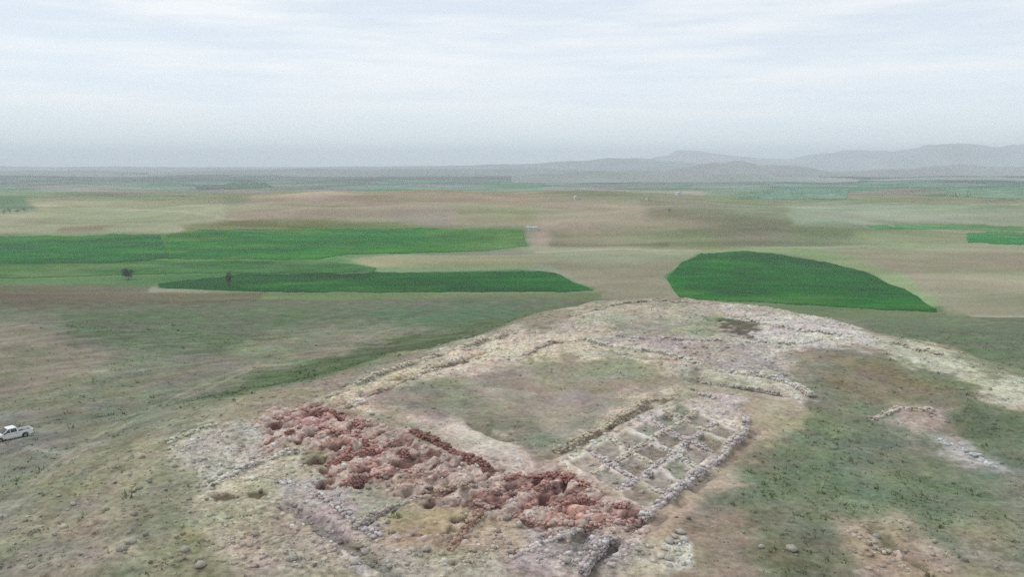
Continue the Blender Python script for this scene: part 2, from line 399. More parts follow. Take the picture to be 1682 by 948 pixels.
FIELDS = [
 ([(-260, 392), (0, 390), (180, 387), (268, 385)],
  [(-260, 432), (0, 434), (180, 433), (280, 424)], (66, 114, 74), 'dark green wheat field at the far left', {}),
 ([(269, 386), (330, 378), (420, 378), (560, 377), (700, 377), (800, 377), (862, 384)],
  [(276, 426), (400, 426), (520, 427), (570, 418), (700, 415), (800, 411), (866, 404)], (80, 122, 78), 'bright green field at the foot of the brown hill', {}),
 ([(-260, 434), (0, 434), (270, 430), (530, 430), (612, 440)],
  [(-260, 458), (0, 458), (150, 454), (330, 449), (560, 449), (616, 445)], (88, 120, 86), 'paler green strip field on the left', {}),
 ([(255, 467), (380, 455), (420, 451), (600, 449), (850, 445), (905, 449), (960, 470), (972, 474)],
  [(262, 473), (380, 478), (500, 480), (700, 480), (880, 480), (940, 479), (974, 477)], (52, 98, 60), 'dark green tapering field in front of the bare ground', {}),
 ([(1096, 458), (1118, 434), (1150, 416), (1220, 414), (1270, 416), (1340, 428), (1420, 448), (1490, 482), (1535, 508)],
  [(1118, 490), (1180, 494), (1300, 500), (1400, 506), (1480, 510), (1538, 514)], (54, 106, 62), 'deep green curved field right behind the mound', {}),
 ([(1590, 384), (1640, 382), (1800, 382)],
  [(1590, 398), (1660, 402), (1800, 402)], (88, 136, 98), 'small green field at the right edge', {}),
 ([(1430, 370), (1530, 368), (1660, 372), (1800, 374)],
  [(1440, 376), (1540, 376), (1660, 379), (1800, 380)], (112, 145, 112), 'narrow green strip field on the right plain', {}),
 ([(1205, 312), (1290, 310), (1390, 311)],
  [(1215, 326), (1300, 328), (1390, 327)], (134, 156, 146), 'distant bluish green field below the mountains', {'lift': 2}),
 ([(1560, 312), (1640, 309), (1800, 309)],
  [(1560, 324), (1640, 326), (1800, 328)], (140, 160, 148), 'distant pale green field at the right edge', {'lift': 2}),
 ([(320, 306), (400, 300), (440, 300)],
  [(325, 312), (400, 310), (450, 309)], (110, 142, 134), 'distant dark green field on the left plain', {'lift': 2}),
]
for _t, _b2, _c, _l, _k in FIELDS:            # weedy margin round each field
    VALLEY.append((_t + _b2[::-1], tuple(.55 * a + .45 * b for a, b in zip(_c, (132, 142, 110))), 3.4, 0, .75))
BURN = [(428, 690), (470, 665), (600, 680), (740, 740), (860, 780), (960, 780), (1060, 850), (1040, 880), (900, 870), (700, 850), (520, 812), (410, 730)]

ROOM = [on_plane(925, 752), on_plane(1118, 652), on_plane(1215, 702), on_plane(1062, 842)]   # corners of the room wing
def room_st(x, y):
    (ax, ay), (bx, by), (cx, cy), (dx, dy) = ROOM
    s_ = np.full(np.shape(x), .5); t_ = np.full(np.shape(x), .5)
    for _ in range(6):
        px = ax * (1 - s_) * (1 - t_) + bx * s_ * (1 - t_) + cx * s_ * t_ + dx * (1 - s_) * t_ - x
        py = ay * (1 - s_) * (1 - t_) + by * s_ * (1 - t_) + cy * s_ * t_ + dy * (1 - s_) * t_ - y
        sx = (bx - ax) * (1 - t_) + (cx - dx) * t_; sy = (by - ay) * (1 - t_) + (cy - dy) * t_
        tx = (dx - ax) * (1 - s_) + (cx - bx) * s_; ty = (dy - ay) * (1 - s_) + (cy - by) * s_
        det = sx * ty - sy * tx
        s_ = np.clip(s_ - (px * ty - py * tx) / det, -2, 3); t_ = np.clip(t_ - (sx * py - sy * px) / det, -2, 3)
    return s_, t_

def cover(x, y, z0):
    """colour (linear albedo), rubble amount and vegetation amount of the ground at each place; relief from digging"""
    n = len(x)
    u, v = project(x, y, z0)
    W, dm = mound_w(x, y)
    dist = np.sqrt(x * x + y * y + (CAMZ - z0) ** 2)
    near = y < 560
    sc = np.where(near, 1.0, 0.35)
    wu = (17 * fbm(x / 6, y / 6, 71, 4) + 12 * fbm(x / 1.5, y / 1.5, 73, 3) * near) * sc
    wv = (9 * fbm(x / 6, y / 6, 81, 4) + 7 * fbm(x / 1.5, y / 1.5, 83, 3) * near) * sc
    far = ~near
    wu[far] = 7 * fbm(x[far] / 90, y[far] / 90, 75, 3); wv[far] = 3.2 * fbm(x[far] / 150, y[far] / 90, 76, 4)
    uu, vv = u + wu, v + wv
    C = np.zeros((n, 3)); rub = np.zeros(n)
    # base values
    C[near] = (125, 128, 110)
    big = 6 * fbm(x / 24, y / 24, 91, 4)
    C += (near * big)[:, None] * np.array([1, .8, .8])
    # far plain patchwork of plots, with haze painted into the distant ones
    C[far] = 0
    if far.any():
        xf, yf = x[far], y[far]
        a = .35
        px = (xf * math.cos(a) - yf * math.sin(a)) / 420 + .6 * fbm(xf / 1600, yf / 1600, 95, 2)
        py = (xf * math.sin(a) + yf * math.cos(a)) / 640 + .6 * fbm(xf / 1600, yf / 1600, 96, 2)
        ix = np.floor(px).astype(np.int64); iy = np.floor(py + .5 * (ix % 2)).astype(np.int64)
        r = hsh(ix, iy, 97); g = hsh(ix, iy, 99)
        pal = np.array([(154, 154, 136), (128, 150, 122), (168, 160, 146), (112, 142, 114), (146, 158, 134), (150, 142, 132)], float)
        base = pal[(r * 5.99).astype(int)] + (g[:, None] - .5) * 12
        fade = sst(2600, 4600, yf)[:, None]  # painted haze: ground colour turns bluish with distance
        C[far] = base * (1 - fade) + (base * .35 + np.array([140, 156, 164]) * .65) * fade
    def apply(layers, mask, wt):
        idx0 = np.nonzero(mask)[0]
        for poly, col, soft, rb, op in layers:
            us = [p[0] for p in poly]; vs = [p[1] for p in poly]
            a = uu[idx0]; b = vv[idx0]
            sf = soft * 1.5
            m = (a > min(us) - sf) & (a < max(us) + sf) & (b > min(vs) - sf) & (b < max(vs) + sf)
            idx = idx0[m]
            if not len(idx): continue
            d = sdist(uu[idx], vv[idx] , poly)
            soft = soft * (1.5 if layers is MOUNDP else (1.5 if layers is VALLEY and soft > 3.5 else 1))
            k = (1 - sst(-soft, soft * .8, d)) * op * wt[idx]
            C[idx] = C[idx] * (1 - k[:, None]) + np.array(col, float) * k[:, None]
            rub[idx] = rub[idx] * (1 - k) + rb * k
    one = np.ones(n)
    apply(SLOPE, near, one)
    mk = (W > .5) & (y < 300)
    mw = sst(.6, .95, W)
    C[mk] = C[mk] * (1 - mw[mk, None]) + np.array((137, 133, 117)) * mw[mk, None]
    rub[mk] = .35 * mw[mk]
    apply(MOUNDP, mk, mw)
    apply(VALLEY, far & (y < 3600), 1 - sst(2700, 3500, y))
    xf, yf = x[far], y[far]
    C[far] += (9 * fbm(xf / 160, yf / 110, 171, 5))[:, None] * np.array([1, .8, .8]) + (9 * fbm(xf / 240, yf / 55, 173, 4))[:, None] * np.array([1, .9, .9]) + (5 * fbm(xf / 240, yf / 240, 175, 3))[:, None] * np.array([-.8, .6, -.4])
    # fine variation that belongs to the soil: dry grass streaks along the slope, patches
    ne = near
    an = math.radians(52)
    su = x[ne] * math.cos(an) + y[ne] * math.sin(an); sv = -x[ne] * math.sin(an) + y[ne] * math.cos(an)
    st = fbm(su / 14, sv / 2.2, 101, 3) * (1 - mw[ne]) * np.where(x[ne] < 20, 1, .5) * (1 - sst(180, 320, y[ne]))
    C[ne] += 11 * st[:, None] * np.array([1.05, 1, .9])
    C[ne] += (7 * fbm(x[ne] / 3.5, y[ne] / 3.5, 105, 3))[:, None] * np.array([1.0, .85, .85])
    C[ne] += (7 * fbm(x[ne] / 9, y[ne] / 9, 107, 3))[:, None] * np.array([-.6, .5, -.5]) * (1 - .6 * np.minimum(rub[ne], 1))[:, None]
    g_ = C[ne].mean(1, keepdims=True); kk = .14 * (1 - mw[ne])[:, None]
    C[ne] = (C[ne] * (1 - kk) + g_ * kk) * (1 - .04 * (1 - mw[ne])[:, None])
    # pits and trenches: relief, with some shade painted into the colour
    relief = np.zeros(n)
    idx0 = np.nonzero(mk)[0]
    for (pu, pv, ru, rv) in PITS:
        a = (uu[idx0] - pu - .75 * wu[idx0]) / (ru * 1.3); b = (vv[idx0] - pv - .75 * wv[idx0]) / (rv * 1.25)
        m = (np.abs(a) < 2) & (np.abs(b) < 2)
        if not m.any(): continue
        idx = idx0[m]
        d = np.sqrt(a[m] ** 2 + b[m] ** 2) + .42 * fbm(x[idx] * 1.3, y[idx] * 1.3, 111, 3)
        k = 1 - sst(.7, 1.15, d)
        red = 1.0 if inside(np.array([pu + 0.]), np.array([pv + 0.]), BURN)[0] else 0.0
        col = np.array((84, 58, 52)) * red + np.array((98, 90, 78)) * (1 - red)  # dark soil tone that also stands in for shade inside the pit
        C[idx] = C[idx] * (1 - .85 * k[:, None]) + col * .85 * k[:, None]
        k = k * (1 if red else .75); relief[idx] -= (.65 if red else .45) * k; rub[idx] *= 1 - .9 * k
    for line, hw, dep, col in TRENCH:
        wl = [P(*p) for p in line]
        xs = [p[0] for p in wl]; ys = [p[1] for p in wl]
        m = (x > min(xs) - 3) & (x < max(xs) + 3) & (y > min(ys) - 3) & (y < max(ys) + 3)
        idx = np.nonzero(m)[0]
        if not len(idx): continue
        d = seg_dist(x[idx] + .25 * fbm(x[idx] / 1.3, y[idx] / 1.3, 121, 2), y[idx] + .25 * fbm(x[idx] / 1.3, y[idx] / 1.3, 122, 2), wl, False)
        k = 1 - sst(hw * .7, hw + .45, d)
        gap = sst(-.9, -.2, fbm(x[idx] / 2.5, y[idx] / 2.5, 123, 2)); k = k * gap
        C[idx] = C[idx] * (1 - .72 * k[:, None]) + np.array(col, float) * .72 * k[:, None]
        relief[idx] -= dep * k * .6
    cells = (u > 900) & (u < 1240) & (v > 640) & (v < 860) & (y < 200)
    ci = np.nonzero(cells)[0]
    if len(ci):
        s_, t_ = room_st(x[ci], y[ci])
        s_ = s_ + .012 * fbm(x[ci] / 2, y[ci] / 2, 181, 2); t_ = t_ + .03 * fbm(x[ci] / 2, y[ci] / 2, 183, 2)
        ok = (s_ > 0) & (s_ < 1) & (t_ > 0) & (t_ < 1)
        cs = s_ * 6; ct = t_ * 3
        fs = np.abs(cs - np.floor(cs) - .5); ft = np.abs(ct - np.floor(ct) - .5)
        k = (1 - sst(.3, .43, np.maximum(fs, ft))) * ok
        hc = hsh(np.floor(cs).astype(np.int64), np.floor(ct).astype(np.int64), 185)
        relief[ci] -= k * (.15 + .32 * hc)
        tone = np.array([(128, 120, 110), (140, 134, 126), (126, 128, 112), (150, 141, 134)], float)[np.clip((hc * 4).astype(int), 0, 3)]
        C[ci] = C[ci] * (1 - .85 * k[:, None]) + tone * .85 * k[:, None]
        rub[ci] *= 1 - .55 * ok
        edge = sst(.34, .44, np.maximum(fs, ft)) * ok
        C[ci] += 20 * edge[:, None] * np.array([1, .95, .92])
    # rough dug surface inside rubble areas
    rr = np.clip(rub, 0, 1)
    nn = np.nonzero(rr > .02)[0]
    relief[nn] += rr[nn] * (.22 * fbm(x[nn] / 1.9, y[nn] / 1.9, 131, 3) + .12 * fbm(x[nn] / .7, y[nn] / .7, 133, 2))
    C[nn] += ((.35 + rr[nn]) * (13 * fbm(x[nn] / 1.0, y[nn] / 1.0, 135, 3) + 14 * (hsh(np.floor(x[nn] * 2.1).astype(np.int64), np.floor(y[nn] * 1.2).astype(np.int64), 139) - .5)))[:, None]
    C[nn] += (3.5 * fbm(x[nn] / 4.5, y[nn] / 4.5, 143, 3))[:, None] * np.array([1.0, .1, -.9]) + (2.5 * fbm(x[nn] / 2.5, y[nn] / 2.5, 145, 3))[:, None] * np.array([-.6, .8, -.5])
    C[nn] = C[nn] * (1 + .10 * rr[nn])[:, None] + rr[nn][:, None] * np.array([7, 3.5, -1])
    redd = (C[:, 0] - C[:, 1] > 20) & near
    relief[redd] += .15 + .2 * fbm(x[redd] / 2.6, y[redd] / 2.6, 147, 3)
    ca, sa = math.cos(STREAK), math.sin(STREAK)
    p_ = x[redd] * ca + y[redd] * sa; q_ = -x[redd] * sa + y[redd] * ca
    n_ = fbm(p_ / 4.2, q_ / .9, 149, 4)
    dust = .9 * sst(-.08, .32, n_ + .35 * fbm(x[redd] / 5, y[redd] / 5, 150, 2))[:, None]; dark = .7 * sst(.12, .6, -n_)[:, None]
    C[redd] = C[redd] * (1 - dust) + np.array((186, 165, 150)) * dust
    C[redd] = C[redd] * (1 - dark) + np.array((112, 80, 72)) * dark
    lump = fbm(x[redd] / .75, y[redd] / .75, 153, 3)
    C[redd] = (C[redd] * .8 + C[redd].mean(1, keepdims=True) * .2) * (1.03 + .16 * lump)[:, None]
    relief[redd] += .10 * lump
    relief[redd] += .22 * n_
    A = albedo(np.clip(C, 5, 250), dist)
    veg = np.clip((C[:, 1] - C[:, 0]) / 14 + .35, 0, 1) * (1 - np.clip(rub * 1.5, 0, 1))
    veg[~near] *= .5
    return A, rr, veg, relief

def full_height(x, y):
    x = np.atleast_1d(np.asarray(x, float)); y = np.atleast_1d(np.asarray(y, float))
    z = height(x, y)
    return z + cover(x, y, z)[3]

# ------------------------------------------------------------------ object helpers
def mesh_np(name, V, Fc, mat, parent=None, col=None, smooth=False, extra=None):
    """V (n,3), Fc (m,k) with a constant k"""
    me = bpy.data.meshes.new(name)
    V = np.asarray(V, np.float32); Fc = np.asarray(Fc, np.int32)
    me.vertices.add(len(V)); me.vertices.foreach_set('co', V.ravel())
    k = Fc.shape[1]
    me.loops.add(Fc.size); me.loops.foreach_set('vertex_index', Fc.ravel())
    me.polygons.add(len(Fc))
    me.polygons.foreach_set('loop_start', np.arange(0, Fc.size, k, dtype=np.int32))
    me.polygons.foreach_set('loop_total', np.full(len(Fc), k, np.int32))
    if smooth:
        me.polygons.foreach_set('use_smooth', np.ones(len(Fc), bool))
    me.update(calc_edges=True)
    if col is not None:
        at = me.attributes.new('tint', 'FLOAT_COLOR', 'POINT')
        c4 = np.ones((len(V), 4), np.float32); c4[:, :3] = col
        at.data.foreach_set('color', c4.ravel())
    for nm, arr in (extra or {}).items():
        at = me.attributes.new(nm, 'FLOAT', 'POINT'); at.data.foreach_set('value', np.asarray(arr, np.float32))
    me.materials.append(mat)
    o = bpy.data.objects.new(name, me)
    COL.objects.link(o)
    if parent: o.parent = parent
    return o

def tag(o, label=None, cat=None, group=None, kind=None):
    if label: o['label'] = label
    if cat: o['category'] = cat
    if group: o['group'] = group
    if kind: o['kind'] = kind
    return o

def empty(name, loc, rz=0):
    o = bpy.data.objects.new(name, None)
    COL.objects.link(o)
    o.location = loc; o.rotation_euler = (0, 0, rz)
    o.empty_display_size = .5
    return o

class MB:
    """collects simple shapes, links them as one mesh"""
    def __init__(s): s.v = []; s.f = []
    def box(s, x0, x1, y0, y1, z0, z1, taper=0):
        b = len(s.v); t = taper
        s.v += [(x0, y0, z0), (x1, y0, z0), (x1, y1, z0), (x0, y1, z0), (x0 + t, y0 + t, z1), (x1 - t, y0 + t, z1), (x1 - t, y1 - t, z1), (x0 + t, y1 - t, z1)]
        s.f += [[b + i for i in q] for q in ((0, 3, 2, 1), (4, 5, 6, 7), (0, 1, 5, 4), (1, 2, 6, 5), (2, 3, 7, 6), (3, 0, 4, 7))]
        return s
    def prism(s, prof, y0, y1, inset=0):
        """profile of (x, z) points extruded along y; inset narrows the upper points"""
        b = len(s.v); n = len(prof); zm = max(p[1] for p in prof); z0 = min(p[1] for p in prof)
        for y, sg in ((y0, 1), (y1, -1)):
            for (px, pz) in prof:
                k = inset * (pz - z0) / max(zm - z0, 1e-6)
                s.v.append((px, y + sg * k, pz))
        s.f.append([b + i for i in range(n)]); s.f.append([b + n + i for i in reversed(range(n))])
        for i in range(n):
            j = (i + 1) % n
            s.f.append([b + j, b + i, b + n + i, b + n + j])
        return s
    def cyl(s, p0, p1, r0, r1=None, n=10):
        from mathutils import Vector
        r1 = r0 if r1 is None else r1
        a = Vector(p0); c = Vector(p1); d = (c - a).normalized()
        e = d.orthogonal().normalized(); g = d.cross(e); b = len(s.v)
        for q, r in ((a, r0), (c, r1)):
            for i in range(n):
                w_ = 2 * math.pi * i / n
                s.v.append(tuple(q + e * math.cos(w_) * r + g * math.sin(w_) * r))
        s.f.append([b + i for i in reversed(range(n))]); s.f.append([b + n + i for i in range(n)])
        for i in range(n):
            j = (i + 1) % n
            s.f.append([b + i, b + j, b + n + j, b + n + i])
        return s
    def build(s, name, mat, parent=None, bevel=0, smooth=False):
        me = bpy.data.meshes.new(name); me.from_pydata(s.v, [], s.f); me.materials.append(mat)
        if smooth:
            for p in me.polygons: p.use_smooth = True
        o = bpy.data.objects.new(name, me); COL.objects.link(o)
        if parent: o.parent = parent
        if bevel:
            m = o.modifiers.new('bevel', 'BEVEL'); m.width = bevel; m.segments = 2; m.limit_method = 'ANGLE'
        return o

def mat_base(name):
    m = bpy.data.materials.new(name); m.use_nodes = True
    return m, m.node_tree, m.node_tree.nodes['Principled BSDF']

def plain(name, c, rough=.7, metal=0, noise=.15, scale=8, spec=.3):
    m, t, b = mat_base(name)
    n = t.nodes.new('ShaderNodeTexNoise'); n.inputs['Scale'].default_value = scale; n.inputs['Detail'].default_value = 4
    tcn = t.nodes.new('ShaderNodeTexCoord'); t.links.new(tcn.outputs['Object'], n.inputs['Vector'])
    r = t.nodes.new('ShaderNodeMapRange'); r.inputs['To Min'].default_value = 1 - noise; r.inputs['To Max'].default_value = 1 + noise
    t.links.new(n.outputs['Fac'], r.inputs['Value'])
    mu = t.nodes.new('ShaderNodeVectorMath'); mu.operation = 'SCALE'; mu.inputs[0].default_value = c
    t.links.new(r.outputs[0], mu.inputs['Scale']); t.links.new(mu.outputs[0], b.inputs['Base Color'])
    b.inputs['Roughness'].default_value = rough; b.inputs['Metallic'].default_value = metal
    b.inputs['Specular IOR Level'].default_value = spec
    return m

def tinted(name, lo=.75, hi=1.25, scale=6.0, rough=.95, bump=0.0):
    m, t, b = mat_base(name)
    at = t.nodes.new('ShaderNodeAttribute'); at.attribute_name = 'tint'
    n = t.nodes.new('ShaderNodeTexNoise'); n.inputs['Scale'].default_value = scale; n.inputs['Detail'].default_value = 3
    tcn = t.nodes.new('ShaderNodeTexCoord'); t.links.new(tcn.outputs['Object'], n.inputs['Vector'])
    r = t.nodes.new('ShaderNodeMapRange'); r.inputs['From Min'].default_value = .25; r.inputs['From Max'].default_value = .75
    r.inputs['To Min'].default_value = lo; r.inputs['To Max'].default_value = hi
    t.links.new(n.outputs['Fac'], r.inputs['Value'])
    mu = t.nodes.new('ShaderNodeVectorMath'); mu.operation = 'SCALE'
    t.links.new(at.outputs['Color'], mu.inputs[0]); t.links.new(r.outputs[0], mu.inputs['Scale'])
    t.links.new(mu.outputs[0], b.inputs['Base Color'])
    b.inputs['Roughness'].default_value = rough; b.inputs['Specular IOR Level'].default_value = .15
    return m

# ground material: mapped cover colour times soil, pebble and grass texture
def ground_material():
    m, t, b = mat_base('ground_soil_and_grass')
    N = t.nodes.new; K = t.links.new
    at = N('ShaderNodeAttribute'); at.attribute_name = 'tint'
    ar = N('ShaderNodeAttribute'); ar.attribute_name = 'rubble'
    av = N('ShaderNodeAttribute'); av.attribute_name = 'veg'
    g = N('ShaderNodeNewGeometry')
    def noise(sc, det, ro=.55):
        n = N('ShaderNodeTexNoise'); n.inputs['Scale'].default_value = sc; n.inputs['Detail'].default_value = det
        n.inputs['Roughness'].default_value = ro; K(g.outputs['Position'], n.inputs['Vector']); return n
    def rng(src, a, c, lo, hi):
        r = N('ShaderNodeMapRange'); r.inputs['From Min'].default_value = a; r.inputs['From Max'].default_value = c
        r.inputs['To Min'].default_value = lo; r.inputs['To Max'].default_value = hi; K(src, r.inputs['Value']); return r.outputs[0]
    def math_(op, a, c):
        q = N('ShaderNodeMath'); q.operation = op
        for i, s_ in enumerate((a, c)):
            if isinstance(s_, (int, float)): q.inputs[i].default_value = s_
            else: K(s_, q.inputs[i])
        return q.outputs[0]
    fine = noise(1.7, 5, .65); mid = noise(.28, 4); wide = noise(.035, 4); huge = noise(.006, 4)
    vor = N('ShaderNodeTexVoronoi'); vor.inputs['Scale'].default_value = 2.4; K(g.outputs['Position'], vor.inputs['Vector'])
    f1 = rng(fine.outputs['Fac'], .3, .7, -.36, .36)
    f2 = rng(mid.outputs['Fac'], .3, .7, -.15, .15)
    f3 = rng(wide.outputs['Fac'], .3, .7, -.07, .07)
    f4 = rng(huge.outputs['Fac'], .3, .7, -.06, .06)
    amp = math_('ADD', math_('MULTIPLY', ar.outputs['Fac'], .55), .75)
    k = math_('ADD', math_('ADD', math_('MULTIPLY', f1, amp), f2), math_('ADD', f3, f4))
    st = math_('MULTIPLY', rng(vor.outputs['Distance'], .05, .5, .16, -.14), ar.outputs['Fac'])
    k = math_('ADD', math_('ADD', k, st), 1.0)
    mu = N('ShaderNodeVectorMath'); mu.operation = 'SCALE'; K(at.outputs['Color'], mu.inputs[0]); K(k, mu.inputs['Scale'])
    # greener and drier grass patches
    gp = noise(.6, 4, .6)
    gm = math_('MULTIPLY', rng(gp.outputs['Fac'], .42, .68, 0, .55), av.outputs['Fac'])
    tint = N('ShaderNodeMixRGB'); tint.blend_type = 'MULTIPLY'; tint.inputs[2].default_value = (.93, .95, .89, 1)
    K(gm, tint.inputs[0]); K(mu.outputs[0], tint.inputs[1])
    K(tint.outputs[0], b.inputs['Base Color'])
    bp = N('ShaderNodeBump'); bp.inputs['Strength'].default_value = .55; bp.inputs['Distance'].default_value = .18
    K(math_('ADD', fine.outputs['Fac'], math_('MULTIPLY', mid.outputs['Fac'], 2.0)), bp.inputs['Height']); K(bp.outputs[0], b.inputs['Normal'])
    b.inputs['Roughness'].default_value = 1; b.inputs['Specular IOR Level'].default_value = .05
    return m
M_GROUND = ground_material()
M_STONE = tinted('weathered_stone')
M_BRICK = tinted('burnt_mudbrick', .8, 1.2, 4)
M_GRASS = tinted('dry_grass', .85, 1.15, 3)
M_CORE = tinted('rubble_core', .7, 1.2, 5)

# ------------------------------------------------------------------ ground sheet
def rows():
    r = list(np.linspace(-3000, 0, 12)) + list(np.linspace(12, 55, 12))
    y = 56.0
    while y < 26000:
        y *= 1.0031 if y < 215 else (1.006 if y < 1400 else 1.0085)
        r.append(y)
    return np.array(r)
ys = rows()
tn = np.concatenate([np.linspace(-1.15, -.72, 40)[:-1], np.linspace(-.72, .72, 500), np.linspace(.72, 1.15, 40)[1:]])
gy = np.maximum(ys, 56)
X = tn[None, :] * gy[:, None]
wing = np.array([.01, .05, .15, .35, .65, 1.0]) * 14000
Lw = X[:, :1] - wing[None, ::-1]; Rw = X[:, -1:] + wing[None, :]
X = np.concatenate([Lw, X, Rw], 1)
Y = np.repeat(ys[:, None], X.shape[1], 1)
nr, nc = X.shape
x = X.ravel(); y = Y.ravel()
z = height(x, y)
A, rub, veg, rel = cover(x, y, z)
V = np.stack([x, y, z + rel], 1)
i = np.arange(nr - 1)[:, None] * nc + np.arange(nc - 1)[None, :]
Q = np.stack([i, i + 1, i + nc + 1, i + nc], -1).reshape(-1, 4)
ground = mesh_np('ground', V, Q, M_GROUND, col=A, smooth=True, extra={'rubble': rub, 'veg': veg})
tag(ground, kind='structure')
print('ground', len(V), len(Q))

# fast height lookup on the built sheet
GZ = (z + rel).reshape(nr, nc)
def gz(px, py):
    px = np.atleast_1d(np.asarray(px, float)); py = np.atleast_1d(np.asarray(py, float))
    r = np.clip(np.searchsorted(ys, py) - 1, 0, nr - 2)
    fy = (py - ys[r]) / (ys[r + 1] - ys[r])
    t = px / np.maximum(py, 56)
    c = np.clip(np.searchsorted(tn, t) - 1, 0, len(tn) - 2); fx = np.clip((t - tn[c]) / (tn[c + 1] - tn[c]), 0, 1); c = c + 6
    a = GZ[r, c] * (1 - fx) + GZ[r, c + 1] * fx; b = GZ[r + 1, c] * (1 - fx) + GZ[r + 1, c + 1] * fx
    return a * (1 - fy) + b * fy

# ------------------------------------------------------------------ stones
_p = (1 + 5 ** .5) / 2
ICO_V = np.array([(-1, _p, 0), (1, _p, 0), (-1, -_p, 0), (1, -_p, 0), (0, -1, _p), (0, 1, _p), (0, -1, -_p), (0, 1, -_p), (_p, 0, -1), (_p, 0, 1), (-_p, 0, -1), (-_p, 0, 1)]) / math.sqrt(1 + _p * _p)
ICO_F = np.array([(0, 11, 5), (0, 5, 1), (0, 1, 7), (0, 7, 10), (0, 10, 11), (1, 5, 9), (5, 11, 4), (11, 10, 2), (10, 7, 6), (7, 1, 8), (3, 9, 4), (3, 4, 2), (3, 2, 6), (3, 6, 8), (3, 8, 9), (4, 9, 5), (2, 4, 11), (6, 2, 10), (8, 6, 7), (9, 8, 1)])
BOX_V = np.array([(-1, -1, -1), (1, -1, -1), (1, 1, -1), (-1, 1, -1), (-1, -1, 1), (1, -1, 1), (1, 1, 1), (-1, 1, 1)], float)
BOX_F = np.array([(0, 3, 2, 1), (4, 5, 6, 7), (0, 1, 5, 4), (1, 2, 6, 5), (2, 3, 7, 6), (3, 0, 4, 7)])

def blocks(pos, size, yaw, tmplV, tmplF, jit, rng=RNG, tilt=.12):
    n = len(pos); k = len(tmplV)
    v = tmplV[None] * (1 + jit * rng.uniform(-1, 1, (n, k, 3)))
    v = v * size[:, None, :]
    tx = rng.uniform(-tilt, tilt, n)[:, None]
    vy = v[..., 1] * np.cos(tx) - v[..., 2] * np.sin(tx); vz = v[..., 1] * np.sin(tx) + v[..., 2] * np.cos(tx)
    c = np.cos(yaw)[:, None]; s = np.sin(yaw)[:, None]
    vx = v[..., 0] * c - vy * s; vy2 = v[..., 0] * s + vy * c
    out_ = np.stack([vx, vy2, vz], -1) + pos[:, None, :]
    f = tmplF[None] + (np.arange(n) * k)[:, None, None]
    return out_.reshape(-1, 3), f.reshape(-1, tmplF.shape[1])

def scatter(n, seed, y0=60, y1=235, tm=.86):
    r = np.random.default_rng(seed)
    yy = np.exp(r.uniform(math.log(y0), math.log(y1), n)); xx = r.uniform(-tm, tm, n) * yy
    global relt
    z0 = height(xx, yy); a, rb, vg, relt = cover(xx, yy, z0)
    return r, xx, yy, a, rb, vg

r, xx, yy, a, rb, vg = scatter(95000, 5)
keep = r.uniform(0, 1, len(xx)) < np.where(a[:, 0] / a[:, 1] > 1.32, rb * .8, rb ** 1.8 * .75 + .004)
xx, yy, a, rb = xx[keep], yy[keep], a[keep], rb[keep]
isred = (a[:, 0] / a[:, 1] > 1.3)

def stones(sel, name, label, cat, mat, box):
    n = sel.sum()
    sz = .05 + .17 * r.uniform(0, 1, n) ** 6 + .02 * rb[sel]
    size = np.stack([sz * r.uniform(.8, 1.5, n), sz * r.uniform(.7, 1.2, n), sz * r.uniform(.45, .85, n)], 1)
    pos = np.stack([xx[sel], yy[sel], gz(xx[sel], yy[sel]) + size[:, 2] * .35], 1)
    v, f = blocks(pos, size, r.uniform(0, 6.28, n), BOX_V, BOX_F, .34, r, .5)
    lum = np.clip(r.normal(1.12, .28, n), .5, 2.1)
    if box: a_m = a[sel].mean(1, keepdims=True)
    c = (a[sel] if not box else a[sel] * .6 + a_m * .4) * lum[:, None]
    grey = c.mean(1, keepdims=True); c = c * (.75 if not box else 1.0) + grey * (.25 if not box else 0)
    c = np.clip(c, .02, .6)
    k = 8
    o = mesh_np(name, v, f, mat, col=np.repeat(c, k, 0))
    tag(o, label, cat, kind='stuff'); print(name, n)
stones(~isred, 'loose_stones', 'loose pale limestone rubble strewn over the dug mound', 'rubble', M_STONE, False)
stones(isred, 'burnt_brick_rubble', 'broken red burnt mudbrick lumps along the front of the courtyard', 'rubble', M_BRICK, True)

# grass tufts
r, xx, yy, a, rb, vg = scatter(46000, 9, 56, 260)
keep = r.uniform(0, 1, len(xx)) < .08 + .5 * vg * (1 - rb)
keep &= (fbm(xx / 5, yy / 5, 141, 3) > -.35) & (relt > -.2) & (a[:, 0] / a[:, 1] < 1.2)
xx, yy, a = xx[keep], yy[keep], a[keep]
n = len(xx); nb = 5
h = r.uniform(.12, .34, n) * (1 + .9 * (r.uniform(0, 1, n) > .94))
ang = r.uniform(0, 6.28, (n, nb)); spread = r.uniform(.05, .22, (n, nb)) * (h[:, None] / .25)
bx = xx[:, None] + np.cos(ang) * spread; by = yy[:, None] + np.sin(ang) * spread
zz = gz(xx, yy)
wd = .07 * (h[:, None] / .25)
v0 = np.stack([bx - np.sin(ang) * wd, by + np.cos(ang) * wd, zz[:, None] - .04 + 0 * bx], -1)
v1 = np.stack([bx + np.sin(ang) * wd, by - np.cos(ang) * wd, zz[:, None] - .04 + 0 * bx], -1)
v2 = np.stack([bx + np.cos(ang) * spread * .8, by + np.sin(ang) * spread * .8, zz[:, None] + h[:, None] * r.uniform(.6, 1, (n, nb))], -1)
V3 = np.stack([v0, v1, v2], 2).reshape(-1, 3)
F3 = np.arange(len(V3)).reshape(-1, 3)
lum = np.clip(r.normal(1.4, .25, n), .8, 2.1)
cc = a * lum[:, None] * np.where(r.uniform(0, 1, n) > .5, 1, 0)[:, None] * np.array([1.05, 1.0, .9]) + a * lum[:, None] * np.where(r.uniform(0, 1, n) > .5, 0, 0)[:, None]
green = cc.sum(1) == 0
